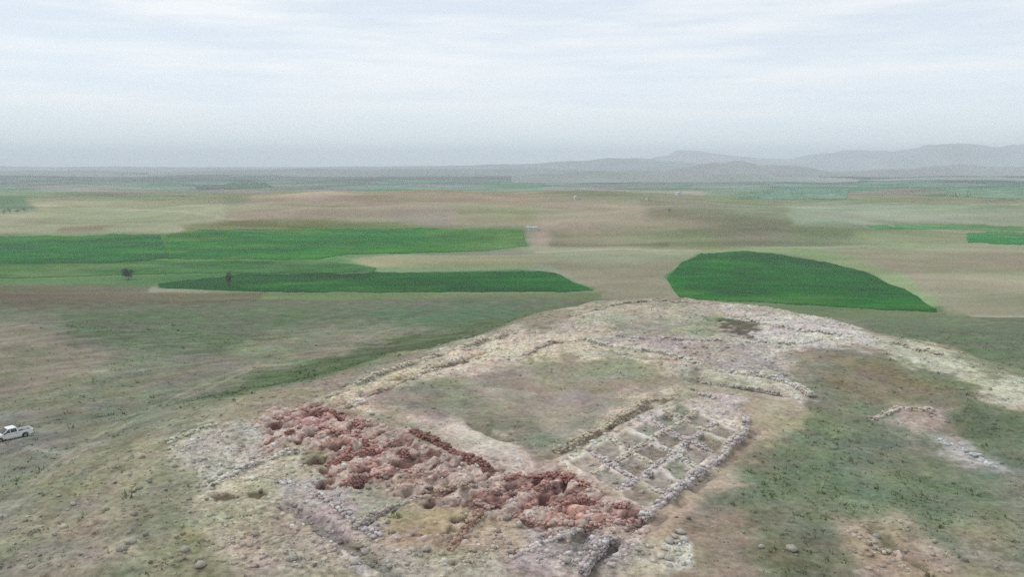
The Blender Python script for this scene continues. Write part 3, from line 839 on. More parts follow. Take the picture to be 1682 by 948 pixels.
cc[green] = a[green] * lum[green, None] * np.array([.9, .98, .82])
o = mesh_np('grass_tufts', V3, F3, M_GRASS, col=np.repeat(np.clip(cc, .02, .5), 15, 0))
tag(o, 'short dry grass tufts growing over the mound and its slopes', 'grass', kind='stuff')
print('tufts', n)

# ------------------------------------------------------------------ ruined walls
def wall(pts, width, height_, stone, col, label, name='ruined_wall', cat='wall', mat=M_STONE, box=True, seed=0, gapy=.35, z_off=0.0, world=False):
    rg = np.random.default_rng(1000 + seed)
    W_ = [P(*p) for p in pts] if not world else pts
    # resample
    seg = [0]
    for k in range(1, len(W_)): seg.append(seg[-1] + math.hypot(W_[k][0] - W_[k - 1][0], W_[k][1] - W_[k - 1][1]))
    Lt = seg[-1]
    def at(s_):
        return np.interp(s_, seg, [p[0] for p in W_]), np.interp(s_, seg, [p[1] for p in W_])
    ox, oy = W_[0]; oz = float(gz(ox, oy)[0])
    calb = np.array(albedo(np.array([col], float), np.array([100.]))[0])
    pos = []; size = []; yaw = []; cs = []
    ns = max(2, int(Lt / (stone * .8))); top = []
    height_ = height_ * .95; stone = stone * .8
    tops = np.clip(height_ * (.75 + 1.9 * gapy * fbm(np.arange(ns + 1) * .13 + seed * 3.1, np.zeros(ns + 1), 151, 3)), .02, 3)
    ncs = int(max(tops) / (stone * .55)) + 1
    nw = max(1, int(width / (stone * .8)))
    for i_ in range(ns):
        s_ = (i_ + .5) * Lt / ns
        cx, cy = at(s_); ax, ay = at(max(0, s_ - .4)); bx_, by_ = at(min(Lt, s_ + .4))
        yw = math.atan2(by_ - ay, bx_ - ax); nx, ny = -math.sin(yw), math.cos(yw)
        gzv = float(height(cx, cy)[0])
        for c_ in range(-3, ncs):
            hz = (c_ + .5) * stone * .55
            if hz > tops[i_] + .1: break
            last = hz + stone * .55 > tops[i_]
            for j in range(nw):
                if (not last or c_ < 0) and 0 < j < nw - 1: continue
                if last and rg.uniform() < .3: continue
                off = (j + .5) / nw * width - width / 2
                if nw == 1: off = 0
                pos.append((cx + nx * off + rg.normal(0, .06) + math.cos(yw) * rg.uniform(-.15, .15) * stone + (c_ % 2) * .4 * stone * math.cos(yw),
                            cy + ny * off + rg.normal(0, .06) + (c_ % 2) * .4 * stone * math.sin(yw), gzv + hz - .15 + z_off))
                size.append((stone * rg.uniform(.25, .58), width / nw * rg.uniform(.3, .56), stone * rg.uniform(.2, .34)))
                yaw.append(yw + rg.normal(0, .2)); cs.append(calb * np.clip(rg.normal(1.0, .18), .55, 1.5) * (1 + rg.normal(0, .03, 3)))
    pos = np.array(pos) - np.array([ox, oy, oz]); size = np.array(size); yaw = np.array(yaw); cs = np.clip(np.array(cs), .03, .6)
    root = empty(name, (float(ox), float(oy), oz))
    tag(root, label, cat)
    v, f = blocks(pos, size, yaw, BOX_V, BOX_F, .17, rg, .16)
    st = mesh_np('brick_courses' if mat is M_BRICK else 'stone_courses', v, f, mat, root, col=np.repeat(cs, 8, 0)); tag(st, kind='stuff')
    # earth core between the faces
    cv = []; cf = []
    for i_ in range(ns + 1):
        s_ = i_ * Lt / ns
        cx, cy = at(s_); ax, ay = at(max(0, s_ - .4)); bx_, by_ = at(min(Lt, s_ + .4))
        yw = math.atan2(by_ - ay, bx_ - ax); nx, ny = -math.sin(yw), math.cos(yw); g_ = float(height(cx, cy)[0]) - oz
        hw = width * .36
        hgt = max(.1, tops[i_] - stone * .45)
        for o_, zq in ((-hw, -.95), (-hw * .9, hgt - .12), (hw * .9, hgt - .12), (hw, -.95)):
            cv.append((cx + nx * o_ - ox, cy + ny * o_ - oy, g_ + zq + z_off))
    for i_ in range(ns):
        for j in range(3):
            a_ = i_ * 4 + j; cf.append((a_, a_ + 4, a_ + 5, a_ + 1))
    mesh_np('earth_core', np.array(cv), np.array(cf), M_CORE, root, col=np.repeat(calb[None] * .82, len(cv), 0))
    return root

LIME = (194, 184, 166); LILAC = (190, 180, 176); WHITE = (204, 197, 184); RED = (168, 130, 120); DARKRED = (140, 106, 98); OCHRE = (166, 146, 128)
wall([(536, 656), (580, 634), (640, 610), (700, 590), (760, 572), (850, 547)], 1.0, .7, .55, LIME, 'long pale outer fortress wall along the left edge of the mound', seed=1)
wall([(566, 672), (640, 637), (700, 612), (790, 588)], .8, .45, .5, (168, 156, 140), 'low broken wall just inside the long left outer wall', seed=2)
wall([(912, 744), (960, 718), (1010, 693), (1060, 664), (1125, 640)], .9, .55, .5, (180, 168, 148), 'pale stone wall closing the right side of the earth courtyard', seed=3)
wall([(1052, 852), (1100, 818), (1135, 787), (1180, 752), (1222, 712)], .9, .5, .5, LILAC, 'pinkish grey outer wall running diagonally beside the ochre bank', seed=4)
wall([(1222, 712), (1226, 692), (1205, 668), (1150, 650)], .9, .5, .5, LILAC, 'curved end of the pinkish outer wall behind the small rooms', seed=5)
wall([(1160, 608), (1220, 612), (1290, 628), (1332, 652)], 1.1, .7, .6, WHITE, 'whitish wall curving round the right corner of the mound', seed=6)
wall([(1150, 630), (1220, 638), (1280, 648)], .9, .45, .55, (168, 162, 152), 'short grey wall in front of the curving whitish wall', seed=7)
wall([(965, 560), (1030, 573), (1100, 583), (1150, 600)], 1.0, .6, .6, WHITE, 'light stone wall across the back of the courtyard', seed=8)
wall([(860, 585), (900, 566), (960, 558)], 1.0, .5, .6, (182, 168, 156), 'pinkish pale wall at the far left corner of the courtyard', seed=9)
wall([(1010, 552), (1090, 557), (1200, 560)], 1.0, .4, .6, LILAC, 'grey wall remains parallel to the back courtyard wall', seed=10)
wall([(940, 520), (1010, 500), (1080, 494), (1170, 500)], 1.1, .4, .7, (172, 166, 150), 'farthest wall line along the rear rim of the mound', seed=11)
wall([(1190, 520), (1290, 538), (1380, 552)], 1.4, .5, .8, WHITE, 'bright tumbled wall in the white stone area on the far right rim', seed=12)
wall([(1210, 562), (1300, 566), (1350, 556)], 1.1, .4, .7, WHITE, 'short bright wall in front of the white tumbled stones', seed=13)
wall([(1460, 562), (1530, 580), (1600, 606)], 1.3, .45, .7, (184, 180, 162), 'pale wall following the ridge at the far right', seed=14)
def rpt(s_, t_):
    w_ = [(1 - s_) * (1 - t_), s_ * (1 - t_), s_ * t_, (1 - s_) * t_]
    return (sum(k * c[0] for k, c in zip(w_, ROOM)), sum(k * c[1] for k, c in zip(w_, ROOM)))
ORD = ['first', 'second', 'third', 'fourth', 'fifth']
for k in range(1, 6):
    t0, t1 = [(0, .95), (0, .66), (.3, 1), (.05, 1), (0, .7)][k - 1]
    wall([rpt(k / 6, t0), rpt(k / 6, (t0 + t1) / 2), rpt(k / 6, t1)], .7, .34, .42, [LILAC, LIME, WHITE, LILAC, LIME][k - 1],
         ORD[k - 1] + ' low cross wall of the small rooms, counted from the front corner', seed=60 + k, world=True)
for k, t_ in enumerate((1 / 3, 2 / 3)):
    wall([rpt(q, t_) for q in (.02, .25, .5, .75, .98)], .7, .34, .42, [LIME, LILAC][k],
         ['long partition wall of the small rooms nearer the courtyard', 'long partition wall of the small rooms nearer the outer wall'][k], seed=70 + k, world=True)
wall([(350, 798), (400, 770), (450, 752), (490, 742)], .9, .5, .5, WHITE, 'whitish wall line in front of the red brick area on the left', seed=20)
wall([(272, 728), (310, 714), (345, 700)], .8, .4, .5, (182, 180, 160), 'short pale wall at the far left tip of the mound', seed=21)
wall([(455, 792), (520, 812), (570, 850), (620, 884)], .8, .4, .5, LILAC, 'grey wall foundation slanting towards the lower edge', seed=22)
wall([(580, 868), (640, 838), (690, 818)], .7, .45, .45, (176, 166, 156), 'pale cross wall left of the ochre hollow', seed=23)
wall([(660, 705), (715, 728), (760, 752), (806, 780)], 1.0, .9, .45, DARKRED, 'long straight red burnt brick wall below the white spoil', name='mudbrick_wall', mat=M_BRICK, seed=30)
wall([(450, 690), (500, 676), (560, 682), (590, 700)], .9, .6, .45, RED, 'curved red brick wall at the left end of the burnt area', name='mudbrick_wall', mat=M_BRICK, seed=31)
wall([(470, 716), (520, 702), (570, 718), (620, 735)], .8, .6, .45, RED, 'red brick wall through the left group of pits', name='mudbrick_wall', mat=M_BRICK, seed=32)
wall([(535, 768), (580, 752), (625, 742), (670, 752)], .8, .7, .45, RED, 'red brick wall between two rows of dark pits', name='mudbrick_wall', mat=M_BRICK, seed=33)
wall([(560, 800), (600, 788), (650, 776), (690, 778)], .8, .6, .45, (168, 134, 125), 'red brick wall at the lower left of the burnt area', name='mudbrick_wall', mat=M_BRICK, seed=34)
wall([(600, 700), (575, 730), (560, 758)], .7, .5, .45, RED, 'short cross wall of red brick in the left pits', name='mudbrick_wall', mat=M_BRICK, seed=35)
wall([(690, 812), (740, 806), (790, 802)], .8, .6, .45, OCHRE, 'ochre brown wall stub between the two red areas', name='mudbrick_wall', mat=M_BRICK, seed=36)
wall([(830, 792), (880, 786), (930, 786), (965, 804)], .9, .7, .45, RED, 'red brick wall at the back of the right burnt area', name='mudbrick_wall', mat=M_BRICK, seed=37)
wall([(850, 822), (890, 808), (905, 800)], .7, .6, .45, (176, 142, 132), 'short red wall stub in the middle of the right burnt area', name='mudbrick_wall', mat=M_BRICK, seed=38)
wall([(890, 838), (935, 828), (975, 826), (1030, 838)], .9, .7, .45, RED, 'red brick wall leading to the front corner of the fortress', name='mudbrick_wall', mat=M_BRICK, seed=39)
wall([(780, 828), (830, 845), (900, 862), (950, 862)], .8, .5, .45, (170, 142, 132), 'low pinkish brick wall along the front of the right burnt area', name='mudbrick_wall', mat=M_BRICK, seed=40)
wall([(960, 862), (1000, 866), (1040, 858)], .7, .5, .45, (172, 142, 132), 'pink brick wall remnant at the front corner', name='mudbrick_wall', mat=M_BRICK, seed=41)
wall([(740, 905), (765, 870), (790, 845)], .7, .5, .45, (162, 136, 118), 'brownish brick wall running down from the burnt area', name='mudbrick_wall', mat=M_BRICK, seed=42)
wall([(955, 945), (975, 915), (1000, 885)], .7, .6, .5, LILAC, 'grey wall at the bottom edge beside the dark trench', seed=43)
wall([(870, 900), (920, 880), (950, 868)], .7, .4, .5, LILAC, 'low lilac grey wall below the right burnt area', seed=44)
wall([(1430, 690), (1475, 672), (1530, 674)], .9, .4, .55, (196, 182, 170), 'isolated pinkish wall remains on the right meadow', seed=45)
wall([(1540, 722), (1580, 738), (1640, 768)], 1.0, .3, .6, (186, 190, 190), 'bluish white line of stones on the right meadow', seed=46)
wall([(1385, 868), (1430, 890), (1500, 945)], .8, .3, .5, (170, 160, 142), 'low pale wall foundation at the bottom right', seed=47)

# larger boulders lying on their own
SPOTS = [(1118, 876), (1108, 884), (1100, 892), (1092, 904), (1112, 905), (1086, 915), (1074, 922), (1098, 918), (1124, 890), (1040, 900), (1048, 906), (350, 800), (362, 782),
         (305, 905), (330, 930), (215, 893), (200, 905), (600, 905), (585, 925), (640, 930), (700, 905), (1440, 880), (1436, 892), (1580, 640), (1240, 545), (1182, 528), (780, 905), (420, 880), (480, 920), (1250, 900), (1300, 905), (120, 830), (90, 880), (930, 925)]
for k, (u_, v_) in enumerate(SPOTS):
    bx_, by_ = P(u_, v_)
    rg = np.random.default_rng(300 + k)
    s_ = rg.uniform(.22, .42)
    from_v = ICO_V.copy(); fc = ICO_F
    vv_ = from_v * (1 + .22 * rg.uniform(-1, 1, from_v.shape)) * np.array([s_ * 1.3, s_, s_ * .75])
    base = (185, 180, 168) if k < 11 else (160, 156, 145)
    calb = albedo(np.array([base], float), np.array([90.]))[0]
    if k in (11, 25): calb = calb * .35
    o = mesh_np('boulder', vv_, fc, M_STONE, col=np.repeat(np.clip(calb * rg.uniform(.8, 1.15), .02, .6)[None], 12, 0))
    o.location = (float(bx_), float(by_), float(gz(bx_, by_)[0]) + s_ * .4)
    o.rotation_euler = (0, 0, rg.uniform(0, 6))
    if k < 11: tag(o, 'whitish block in the small stone heap near the bottom centre', 'boulder', 'whitish blocks of the heap at the bottom')
    elif k in (11, 25): tag(o, ['dark block beside the whitish wall on the left', 'dark block on the far right rim'][k == 25], 'boulder')
    else:
        where = ('in the grass at the lower left corner' if u_ < 260 else 'on the right meadow' if u_ > 1230 else 'on the bare ground left of the grey foundation' if u_ < 500
                 else 'on the chalky ground below the burnt bricks' if u_ < 1000 else 'just beyond the front corner of the fortress')
        tag(o, 'loose grey boulder lying ' + where, 'boulder', 'grey boulders ' + where)

# ------------------------------------------------------------------ crop fields in the valley
def field(name, top, bot, col, label, lift=.7, ns=220, nl=30, rows_dir=.3):
    tu = np.linspace(0, 1, ns)
    sd = int(top[0][0] * 3 + top[0][1]) % 97
    def res(line):
        ln = [0]
        for k in range(1, len(line)): ln.append(ln[-1] + abs(line[k][0] - line[k - 1][0]) + abs(line[k][1] - line[k - 1][1]))
        ln = np.array(ln) / ln[-1]
        return np.interp(tu, ln, [p[0] for p in line]), np.interp(tu, ln, [p[1] for p in line])
    (u1, v1), (u0, v0) = res(top), res(bot)
    v1 = v1 + 2.0 * fbm(tu * 14, tu * 0 + sd, 163, 4); v0 = v0 + .9 * fbm(tu * 14, tu * 0 + sd + 40, 165, 4); u1 = u1 + 7 * fbm(tu * 9, tu * 0 + sd, 167, 3); v1 = v1 + .7 * fbm(tu * 60, tu * 0 + sd, 168, 3); v0 = v0 + .6 * fbm(tu * 60, tu * 0 + sd, 169, 3)
    a_ = P_far(u1, v1); b_ = P_far(u0, v0)
    s_ = np.linspace(0, 1, nl)[:, None, None]
    G = b_[None] * (1 - s_) + a_[None] * s_
    gx, gy_ = G[..., 0].ravel(), G[..., 1].ravel()
    gzv = height(gx, gy_) + lift
    dist = np.sqrt(gx ** 2 + gy_ ** 2 + 120 ** 2)
    c = np.array(col, float)[None] + (12 * fbm(gx / 110, gy_ / 60, 161, 5))[:, None] * np.array([1, .9, .8])
    bare = (.75 * sst(.05, .7, fbm(gx / 130, gy_ / 80, 191, 5)))[:, None]
    thin = 0 if 'foot of the brown' not in label else (.55 * sst(.55, 1, np.tile(tu, nl)))[:, None]
    c = c * (1 - bare) + (c * .6 + np.array((140, 140, 108)) * .4) * bare
    c = c * (1 - thin) + np.array((122, 140, 106)) * thin
    cc_ = albedo(c, dist)
    ox, oy, oz = gx.mean(), gy_.mean(), gzv.mean()
    Vv = np.stack([gx - ox, gy_ - oy, gzv - oz], 1)
    ii = np.arange(nl - 1)[:, None] * ns + np.arange(ns - 1)[None]
    Qf = np.stack([ii, ii + 1, ii + ns + 1, ii + ns], -1).reshape(-1, 4)
    # crop edge standing up from the ground
    ring = list(range(ns)) + [k * ns + ns - 1 for k in range(1, nl)] + [(nl - 1) * ns + k for k in range(ns - 2, -1, -1)] + [k * ns for k in range(nl - 2, 0, -1)]
    low = Vv[ring] - np.array([0, 0, lift + 1.0]); n0 = len(Vv)
    sk = [(ring[k], n0 + k, n0 + (k + 1) % len(ring), ring[(k + 1) % len(ring)]) for k in range(len(ring))]
    Vv = np.concatenate([Vv, low]); cc_ = np.concatenate([cc_, cc_[ring]])
    o = mesh_np(name, Vv, np.concatenate([Qf, np.array(sk)]), M_CROP, col=cc_, smooth=False)
    o.location = (float(ox), float(oy), float(oz))
    tag(o, label, 'field', kind='structure')
    return o

def crop_material():
    m, t, b = mat_base('green_crop')
    N = t.nodes.new; K = t.links.new
    at = N('ShaderNodeAttribute'); at.attribute_name = 'tint'
    g = N('ShaderNodeNewGeometry')
    mpn = N('ShaderNodeMapping'); mpn.inputs['Rotation'].default_value = (0, 0, .25); mpn.inputs['Scale'].default_value = (.006, .09, .1)
    K(g.outputs['Position'], mpn.inputs[0])
    n_ = N('ShaderNodeTexNoise'); n_.inputs['Scale'].default_value = 1; n_.inputs['Detail'].default_value = 4; K(mpn.outputs[0], n_.inputs['Vector'])
    n2 = N('ShaderNodeTexNoise'); n2.inputs['Scale'].default_value = .03; n2.inputs['Detail'].default_value = 5; K(g.outputs['Position'], n2.inputs['Vector'])
    s1 = N('ShaderNodeMath'); s1.operation = 'ADD'; K(n_.outputs['Fac'], s1.inputs[0]); K(n2.outputs['Fac'], s1.inputs[1])
    r_ = N('ShaderNodeMapRange'); r_.inputs['From Min'].default_value = .7; r_.inputs['From Max'].default_value = 1.3
    r_.inputs['To Min'].default_value = .68; r_.inputs['To Max'].default_value = 1.32; K(s1.outputs[0], r_.inputs['Value'])
    mu = N('ShaderNodeVectorMath'); mu.operation = 'SCALE'; K(at.outputs['Color'], mu.inputs[0]); K(r_.outputs[0], mu.inputs['Scale'])
    K(mu.outputs[0], b.inputs['Base Color']); b.inputs['Roughness'].default_value = 1; b.inputs['Specular IOR Level'].default_value = .05
    return m
M_CROP = crop_material()

for t_, b_, c_, l_, k_ in FIELDS:
    field('wheat_field', t_, b_, c_, l_, **k_)

# ------------------------------------------------------------------ distant hills and mountains
def ridge(name, prof, dist, depth, seed, rough, col, y_wob=0):
    """prof: photo positions of the skyline"""
    nx_ = 420; nd = 26
    us = np.linspace(prof[0][0], prof[-1][0], nx_)
    vs = np.interp(us, [p[0] for p in prof], [p[1] for p in prof])
    dx = (us - CX) / F; dv = (CY - vs) / F
    dy = CP + dv * SP; dzz = -SP + dv * CP
    xs_ = dx / dy * dist; crest = CAMZ + dzz / dy * dist
    S_ = np.linspace(-1, 1, nd)
    gx = np.repeat(xs_[None], nd, 0) * (1 + S_[:, None] * depth / dist)
    gy_ = dist + S_[:, None] * depth + 0 * gx
    base = -105.0
    prof_ = (1 - np.abs(S_)) ** .8
    n_ = fbm(gx / (depth * .45), gy_ / (depth * .45), seed, 5)
    gz_ = base + (crest[None] - base) * prof_[:, None] * (1 + rough * n_ * (1 - prof_[:, None] * .55))
    c = np.array(col, float) * (1 + .22 * fbm(gx / 700, gy_ / 700, seed + 5, 4))[..., None]
    Vv = np.stack([gx, gy_, gz_], -1).reshape(-1, 3)
    ii = np.arange(nd - 1)[:, None] * nx_ + np.arange(nx_ - 1)[None]
    Qf = np.stack([ii, ii + 1, ii + nx_ + 1, ii + nx_], -1).reshape(-1, 4)
    o = mesh_np(name, Vv, Qf, M_HILL, col=c.reshape(-1, 3), smooth=True)
    tag(o, kind='structure')
    return o
M_HILL = tinted('distant_hillside', .85, 1.15, .002)
ridge('distant_hills', [(-500, 280), (0, 281), (200, 283), (400, 279), (700, 276), (860, 277), (1000, 280), (1300, 284), (2300, 284)], 8500, 1500, 201, .5, (.11, .13, .12))
ridge('distant_hills', [(-500, 272), (150, 274), (420, 276), (620, 272), (850, 270), (1000, 262), (1090, 264), (1250, 276), (1500, 280), (2300, 282)], 11500, 1800, 221, .4, (.13, .14, .15))
ridge('mountain_range', [(500, 278), (700, 274), (880, 268), (980, 266), (1060, 260), (1110, 249), (1150, 250), (1200, 258), (1290, 260), (1330, 252), (1380, 244), (1420, 247), (1500, 243), (1580, 233), (1640, 239), (1690, 234), (1850, 232), (2300, 246)], 12500, 1800, 241, .5, (.27, .255, .28))
ridge('foothills', [(980, 292), (1080, 282), (1150, 272), (1215, 266), (1300, 270), (1370, 284), (1480, 276), (1560, 272), (1640, 277), (1700, 272), (2200, 276)], 7600, 900, 261, .5, (.2, .19, .19))
ridge('foothills', [(840, 290), (930, 280), (1010, 283), (1120, 286), (1230, 283), (1330, 290), (1420, 296), (1540, 290), (1680, 292), (2200, 292)], 5600, 700, 281, .5, (.2, .22, .19))

# ------------------------------------------------------------------ trees
M_BARK = plain('bark', (.09, .07, .05), .95)
M_LEAF = tinted('leaves', .7, 1.3, 2)
def tree(u_, v_, h_, wid, label, group=None, col=(.055, .10, .035), n=260, slim=False, name='tree'):
    tx, ty = P(u_, v_)
    tz = float(height(tx, ty)[0])
    root = empty(name, (float(tx), float(ty), tz)); tag(root, label, 'tree', group)
    rg = np.random.default_rng(int(u_ * 7 + v_))
    m = MB(); m.cyl((0, 0, -.3), (.1, 0, h_ * .45), .05 * h_ * .6, .02 * h_, 7)
    for k in range(4):
        aa = k * 1.6 + rg.uniform(0, 1)
        m.cyl((0, 0, h_ * (.25 + .05 * k)), (math.cos(aa) * wid * .3, math.sin(aa) * wid * .3, h_ * (.5 + .06 * k)), .018 * h_, .008 * h_, 5)
    m.build('trunk', M_BARK, root)
    # leaf clumps in an uneven volume
    lob = rg.normal(0, 1, (9, 3)); lob /= np.linalg.norm(lob, axis=1)[:, None]
    lob = lob * np.array([wid * .3, wid * .3, h_ * .26]) + np.array([0, 0, h_ * .6])
    p_ = lob[rg.integers(0, 9, n)] + rg.normal(0, 1, (n, 3)) * np.array([wid * .13, wid * .13, h_ * (.11 if slim else .09)])
    p_[:, 2] = np.clip(p_[:, 2], h_ * .12, h_)
    s_ = rg.uniform(.25, .55, n) * wid / 6 + .08
    v = []
    for k in range(3):
        q = rg.normal(0, 1, (n, 3)); v.append(p_ + q / np.linalg.norm(q, axis=1)[:, None] * s_[:, None])
    v = np.stack(v, 1).reshape(-1, 3)
    c = np.array(col) * np.clip(rg.normal(1, .3, n), .4, 1.8)[:, None]
    mesh_np('crown', v, np.arange(3 * n).reshape(-1, 3), M_LEAF, root, col=np.repeat(c, 3, 0))
tree(211, 459, 13, 12, 'broad dark tree at the near edge of the left green fields', n=1100)
tree(377, 472, 17, 7, 'slender dark green poplar standing in the left green fields', n=1100, slim=True)
for k, (u_, v_) in enumerate([(1100, 349)]):
    tree(u_, v_, 9 + 4 * hsh(k, 3, 1), 9, 'single dark tree just below the large white building on the far plain', None, n=120)
for k, (u_, v_) in enumerate([(6, 352), (16, 350), (28, 351), (40, 349)]):
    tree(u_, v_, 12, 14, 'dark tree in the clump on the far left slope', 'trees of the far left clump', n=120)

# ------------------------------------------------------------------ houses of the distant village
M_WALLW = plain('white_plaster', (.5, .48, .44), .8)
M_ROOF = plain('clay_roof', (.28, .17, .13), .85)
M_ROOFG = plain('grey_roof', (.4, .4, .4), .7)
M_GLASS = plain('dark_glass', (.03, .035, .04), .15, spec=.6)
M_WOOD = plain('brown_door', (.12, .08, .05), .7)
def house(u_, v_, wx, wy, hh_, rz, label, roofm, group=None, name='house'):
    hx, hy = P(u_, v_)
    root = empty(name, (float(hx), float(hy), float(height(hx, hy)[0])), rz)
    tag(root, label, 'house', group)
    MB().box(-wx / 2, wx / 2, -wy / 2, wy / 2, -2, hh_).build('wall', M_WALLW, root)
    m = MB(); m.prism([(-wx / 2 - .5, hh_ + .003), (wx / 2 + .5, hh_ + .003), (wx / 2 + .5, hh_ + .2), (0, hh_ + wx * .22), (-wx / 2 - .5, hh_ + .2)], -wy / 2 - .5, wy / 2 + .5)
    rf = m.build('roof', roofm, root)
    MB().box(wx * .2, wx * .2 + .7, -.4, .4, hh_ + .3, hh_ + wx * .22 + .8).build('chimney', M_WALLW, rf)
    MB().box(-.6, .6, -wy / 2 - .06, -wy / 2 + .1, 0, 2.2).build('door', M_WOOD, root)
    for sx in (-1, 1):
        MB().box(sx * wx * .3 - .7, sx * wx * .3 + .7, -wy / 2 - .05, -wy / 2 + .1, 1, 2.3).build('window', M_GLASS, root)
house(1114, 320, 18, 28, 8, .2, 'large white building standing alone on the far plain', M_ROOFG, name='farm_building')
house(874, 378, 9, 20, 5, 1.3, 'pale isolated building at the foot of the brown hill', M_ROOFG, name='farm_building')
HS = [(1064, 328), (946, 327)]
for k, (u_, v_) in enumerate(HS):
    red_ = k % 3 == 0
    house(u_, v_, 9 + 3 * hsh(k, 1, 2), 11 + 4 * hsh(k, 2, 2), 5 + 2 * (k % 2), hsh(k, 5, 5) * 1.5,
          'small house with a red roof left of the large white building on the far plain' if red_ else 'small house with a grey roof, farthest left on the far plain',
          M_ROOF if red_ else M_ROOFG, 'small houses on the far plain')

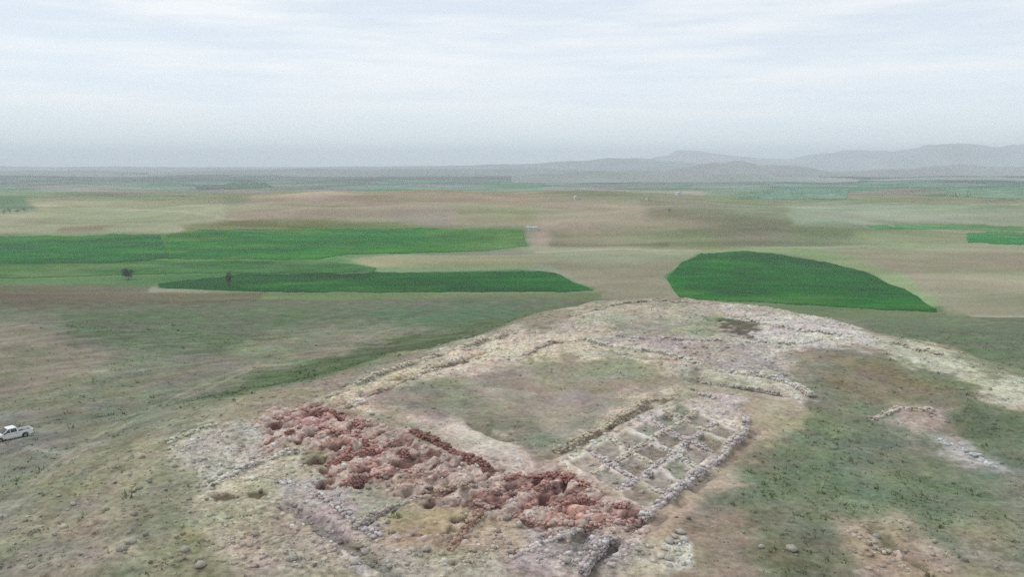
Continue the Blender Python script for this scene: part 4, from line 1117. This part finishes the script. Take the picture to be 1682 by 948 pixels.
# ------------------------------------------------------------------ white pickup truck
M_PAINT = plain('white_car_paint', (.74, .75, .75), .25, noise=.04, scale=3, spec=.5)
M_TYRE = plain('tyre_rubber', (.02, .02, .02), .9)
M_RIM = plain('rim_metal', (.45, .45, .46), .35, .8)
M_BLACK = plain('black_plastic', (.03, .03, .032), .6)
M_BED = plain('grey_bed_liner', (.16, .165, .17), .8)
M_LAMP = plain('clear_lamp', (.7, .7, .68), .15, spec=.6)
M_RED = plain('red_lamp', (.35, .02, .02), .25, spec=.6)
def pickup(u_, v_, rz):
    px, py = P(u_, v_)
    root = empty('pickup_truck', (float(px), float(py), float(gz(px, py)[0]) + .02), rz)
    tag(root, 'white pickup truck with dark load bed parked at the left edge', 'pickup truck')
    # local x = forward, wheels at +-1.55
    prof = [(2.55, .45), (2.6, .75), (2.5, .95), (1.25, 1.08), (-2.55, 1.0), (-2.6, .5), (-2.0, .42), (-1.95, .62), (-1.75, .8), (-1.35, .8), (-1.15, .62), (-1.1, .42),
            (1.1, .42), (1.15, .62), (1.35, .8), (1.75, .8), (1.95, .62), (2.0, .42)]
    lower = MB()
    # body sides follow the profile; the bed is open behind the cab
    lower.prism([(2.55, .45), (2.6, .75), (2.5, .95), (1.25, 1.08), (-.75, 1.06), (-.75, .42), (1.1, .42), (1.15, .62), (1.35, .8), (1.75, .8), (1.95, .62), (2.0, .42)], -.88, .88, .04)
    for s_ in (-1, 1):
        y0, y1 = (.78, .88) if s_ > 0 else (-.88, -.78)
        lower.prism([(-.752, 1.06), (-2.58, 1.04), (-2.6, .5), (-2.0, .42), (-1.95, .62), (-1.75, .8), (-1.35, .8), (-1.15, .62), (-1.1, .42), (-.752, .42)], y0, y1)
    lower.build('body', M_PAINT, root, bevel=.03)
    MB().box(-2.62, -2.54, -.775, .775, .5, 1.04).build('tailgate', M_PAINT, root, bevel=.015)
    MB().box(-2.53, -.76, -.775, .775, .5, .62).build('load_bed', M_BED, root)
    c = MB(); c.prism([(1.2, 1.06), (.45, 1.66), (.25, 1.70), (-.55, 1.70), (-.68, 1.62), (-.72, 1.05)], -.86, .86, .13)
    cab = c.build('cab', M_PAINT, root, bevel=.04)
    # glass set slightly proud of the cab
    g = MB(); g.v += [(1.12, -.74, 1.13), (1.12, .74, 1.13), (.50, .66, 1.635), (.50, -.66, 1.635)]; g.f.append([0, 1, 2, 3])
    g.v += [(1.16, -.74, 1.13), (1.16, .74, 1.13), (.54, .66, 1.635), (.54, -.66, 1.635)]; g.f += [[7, 6, 5, 4], [0, 4, 5, 1], [1, 5, 6, 2], [2, 6, 7, 3], [3, 7, 4, 0]]
    g.f[1] = [4, 5, 6, 7]
    g.build('windscreen', M_GLASS, root)
    MB().box(-.735, -.70, -.6, .6, 1.18, 1.56).build('rear_window', M_GLASS, root)
    for s_ in (-1, 1):
        for (xa, xb, xc, xd) in ((.28, 1.0, .42, .28), (-.58, .2, .2, -.5)):
            q = MB()
            ya, yb = s_ * .865, s_ * .755
            q.v += [(xa, ya, 1.14), (xb, ya, 1.14), (xc, yb, 1.6), (xd, yb, 1.6), (xa, ya - s_ * .04, 1.14), (xb, ya - s_ * .04, 1.14), (xc, yb - s_ * .04, 1.6), (xd, yb - s_ * .04, 1.6)]
            q.f += [[0, 1, 2, 3], [7, 6, 5, 4], [0, 4, 5, 1], [1, 5, 6, 2], [2, 6, 7, 3], [3, 7, 4, 0]]
            q.build('side_window', M_GLASS, root)
        for xa, xb in ((.22, 1.08), (-.68, .2)):
            d = MB().box(xa, xb, *sorted((s_ * .87, s_ * .895)), .5, 1.06).build('door', M_PAINT, root)
            MB().box(xa + .08, xa + .26, *sorted((s_ * .896, s_ * .92)), .9, .94).build('handle', M_BLACK, d)
        MB().box(.92, 1.06, *sorted((s_ * .9, s_ * 1.1)), 1.08, 1.26).build('mirror', M_BLACK, root, bevel=.02)
        MB().box(2.5, 2.62, *sorted((s_ * .52, s_ * .85)), .72, .9).build('headlight', M_LAMP, root, bevel=.02)
        MB().box(-2.63, -2.55, *sorted((s_ * .79, s_ * .885)), .68, .98).build('tail_light', M_RED, root)
        for xw in (1.55, -1.55):
            ty_ = MB().cyl((xw, s_ * .66, .36), (xw, s_ * .89, .36), .36, n=20).build('tyre', M_TYRE, None, bevel=.03)
            wh = bpy.data.objects.new('wheel', None); COL.objects.link(wh); wh.parent = root
            ty_.parent = wh
            MB().cyl((xw, s_ * .80, .36), (xw, s_ * .905, .36), .2, n=14).build('rim', M_RIM, wh)
    MB().box(2.56, 2.68, -.86, .86, .42, .62).build('front_bumper', M_BLACK, root, bevel=.03)
    MB().box(-2.72, -2.61, -.8, .8, .42, .56).build('rear_bumper', M_BLACK, root, bevel=.03)
    MB().box(2.57, 2.62, -.5, .5, .68, .88).build('grille', M_BLACK, root)
pickup(18, 722, math.radians(180 + 50))

# ------------------------------------------------------------------ haze
hb = MB().box(-30000, 30000, -3100, 27500, -190, 410)
hm = bpy.data.materials.new('valley_air'); hm.use_nodes = True
ht = hm.node_tree; ht.nodes.clear()
ho = ht.nodes.new('ShaderNodeOutputMaterial'); hv = ht.nodes.new('ShaderNodeVolumePrincipled')
hv.inputs['Color'].default_value = (.86, .94, 1, 1)
hv.inputs['Density'].default_value = HAZE_D
hv.inputs['Anisotropy'].default_value = 0.1
ht.links.new(hv.outputs[0], ho.inputs['Volume'])
haze = hb.build('haze', hm)
tag(haze, 'pale bluish summer haze over the whole valley', 'haze', kind='stuff')
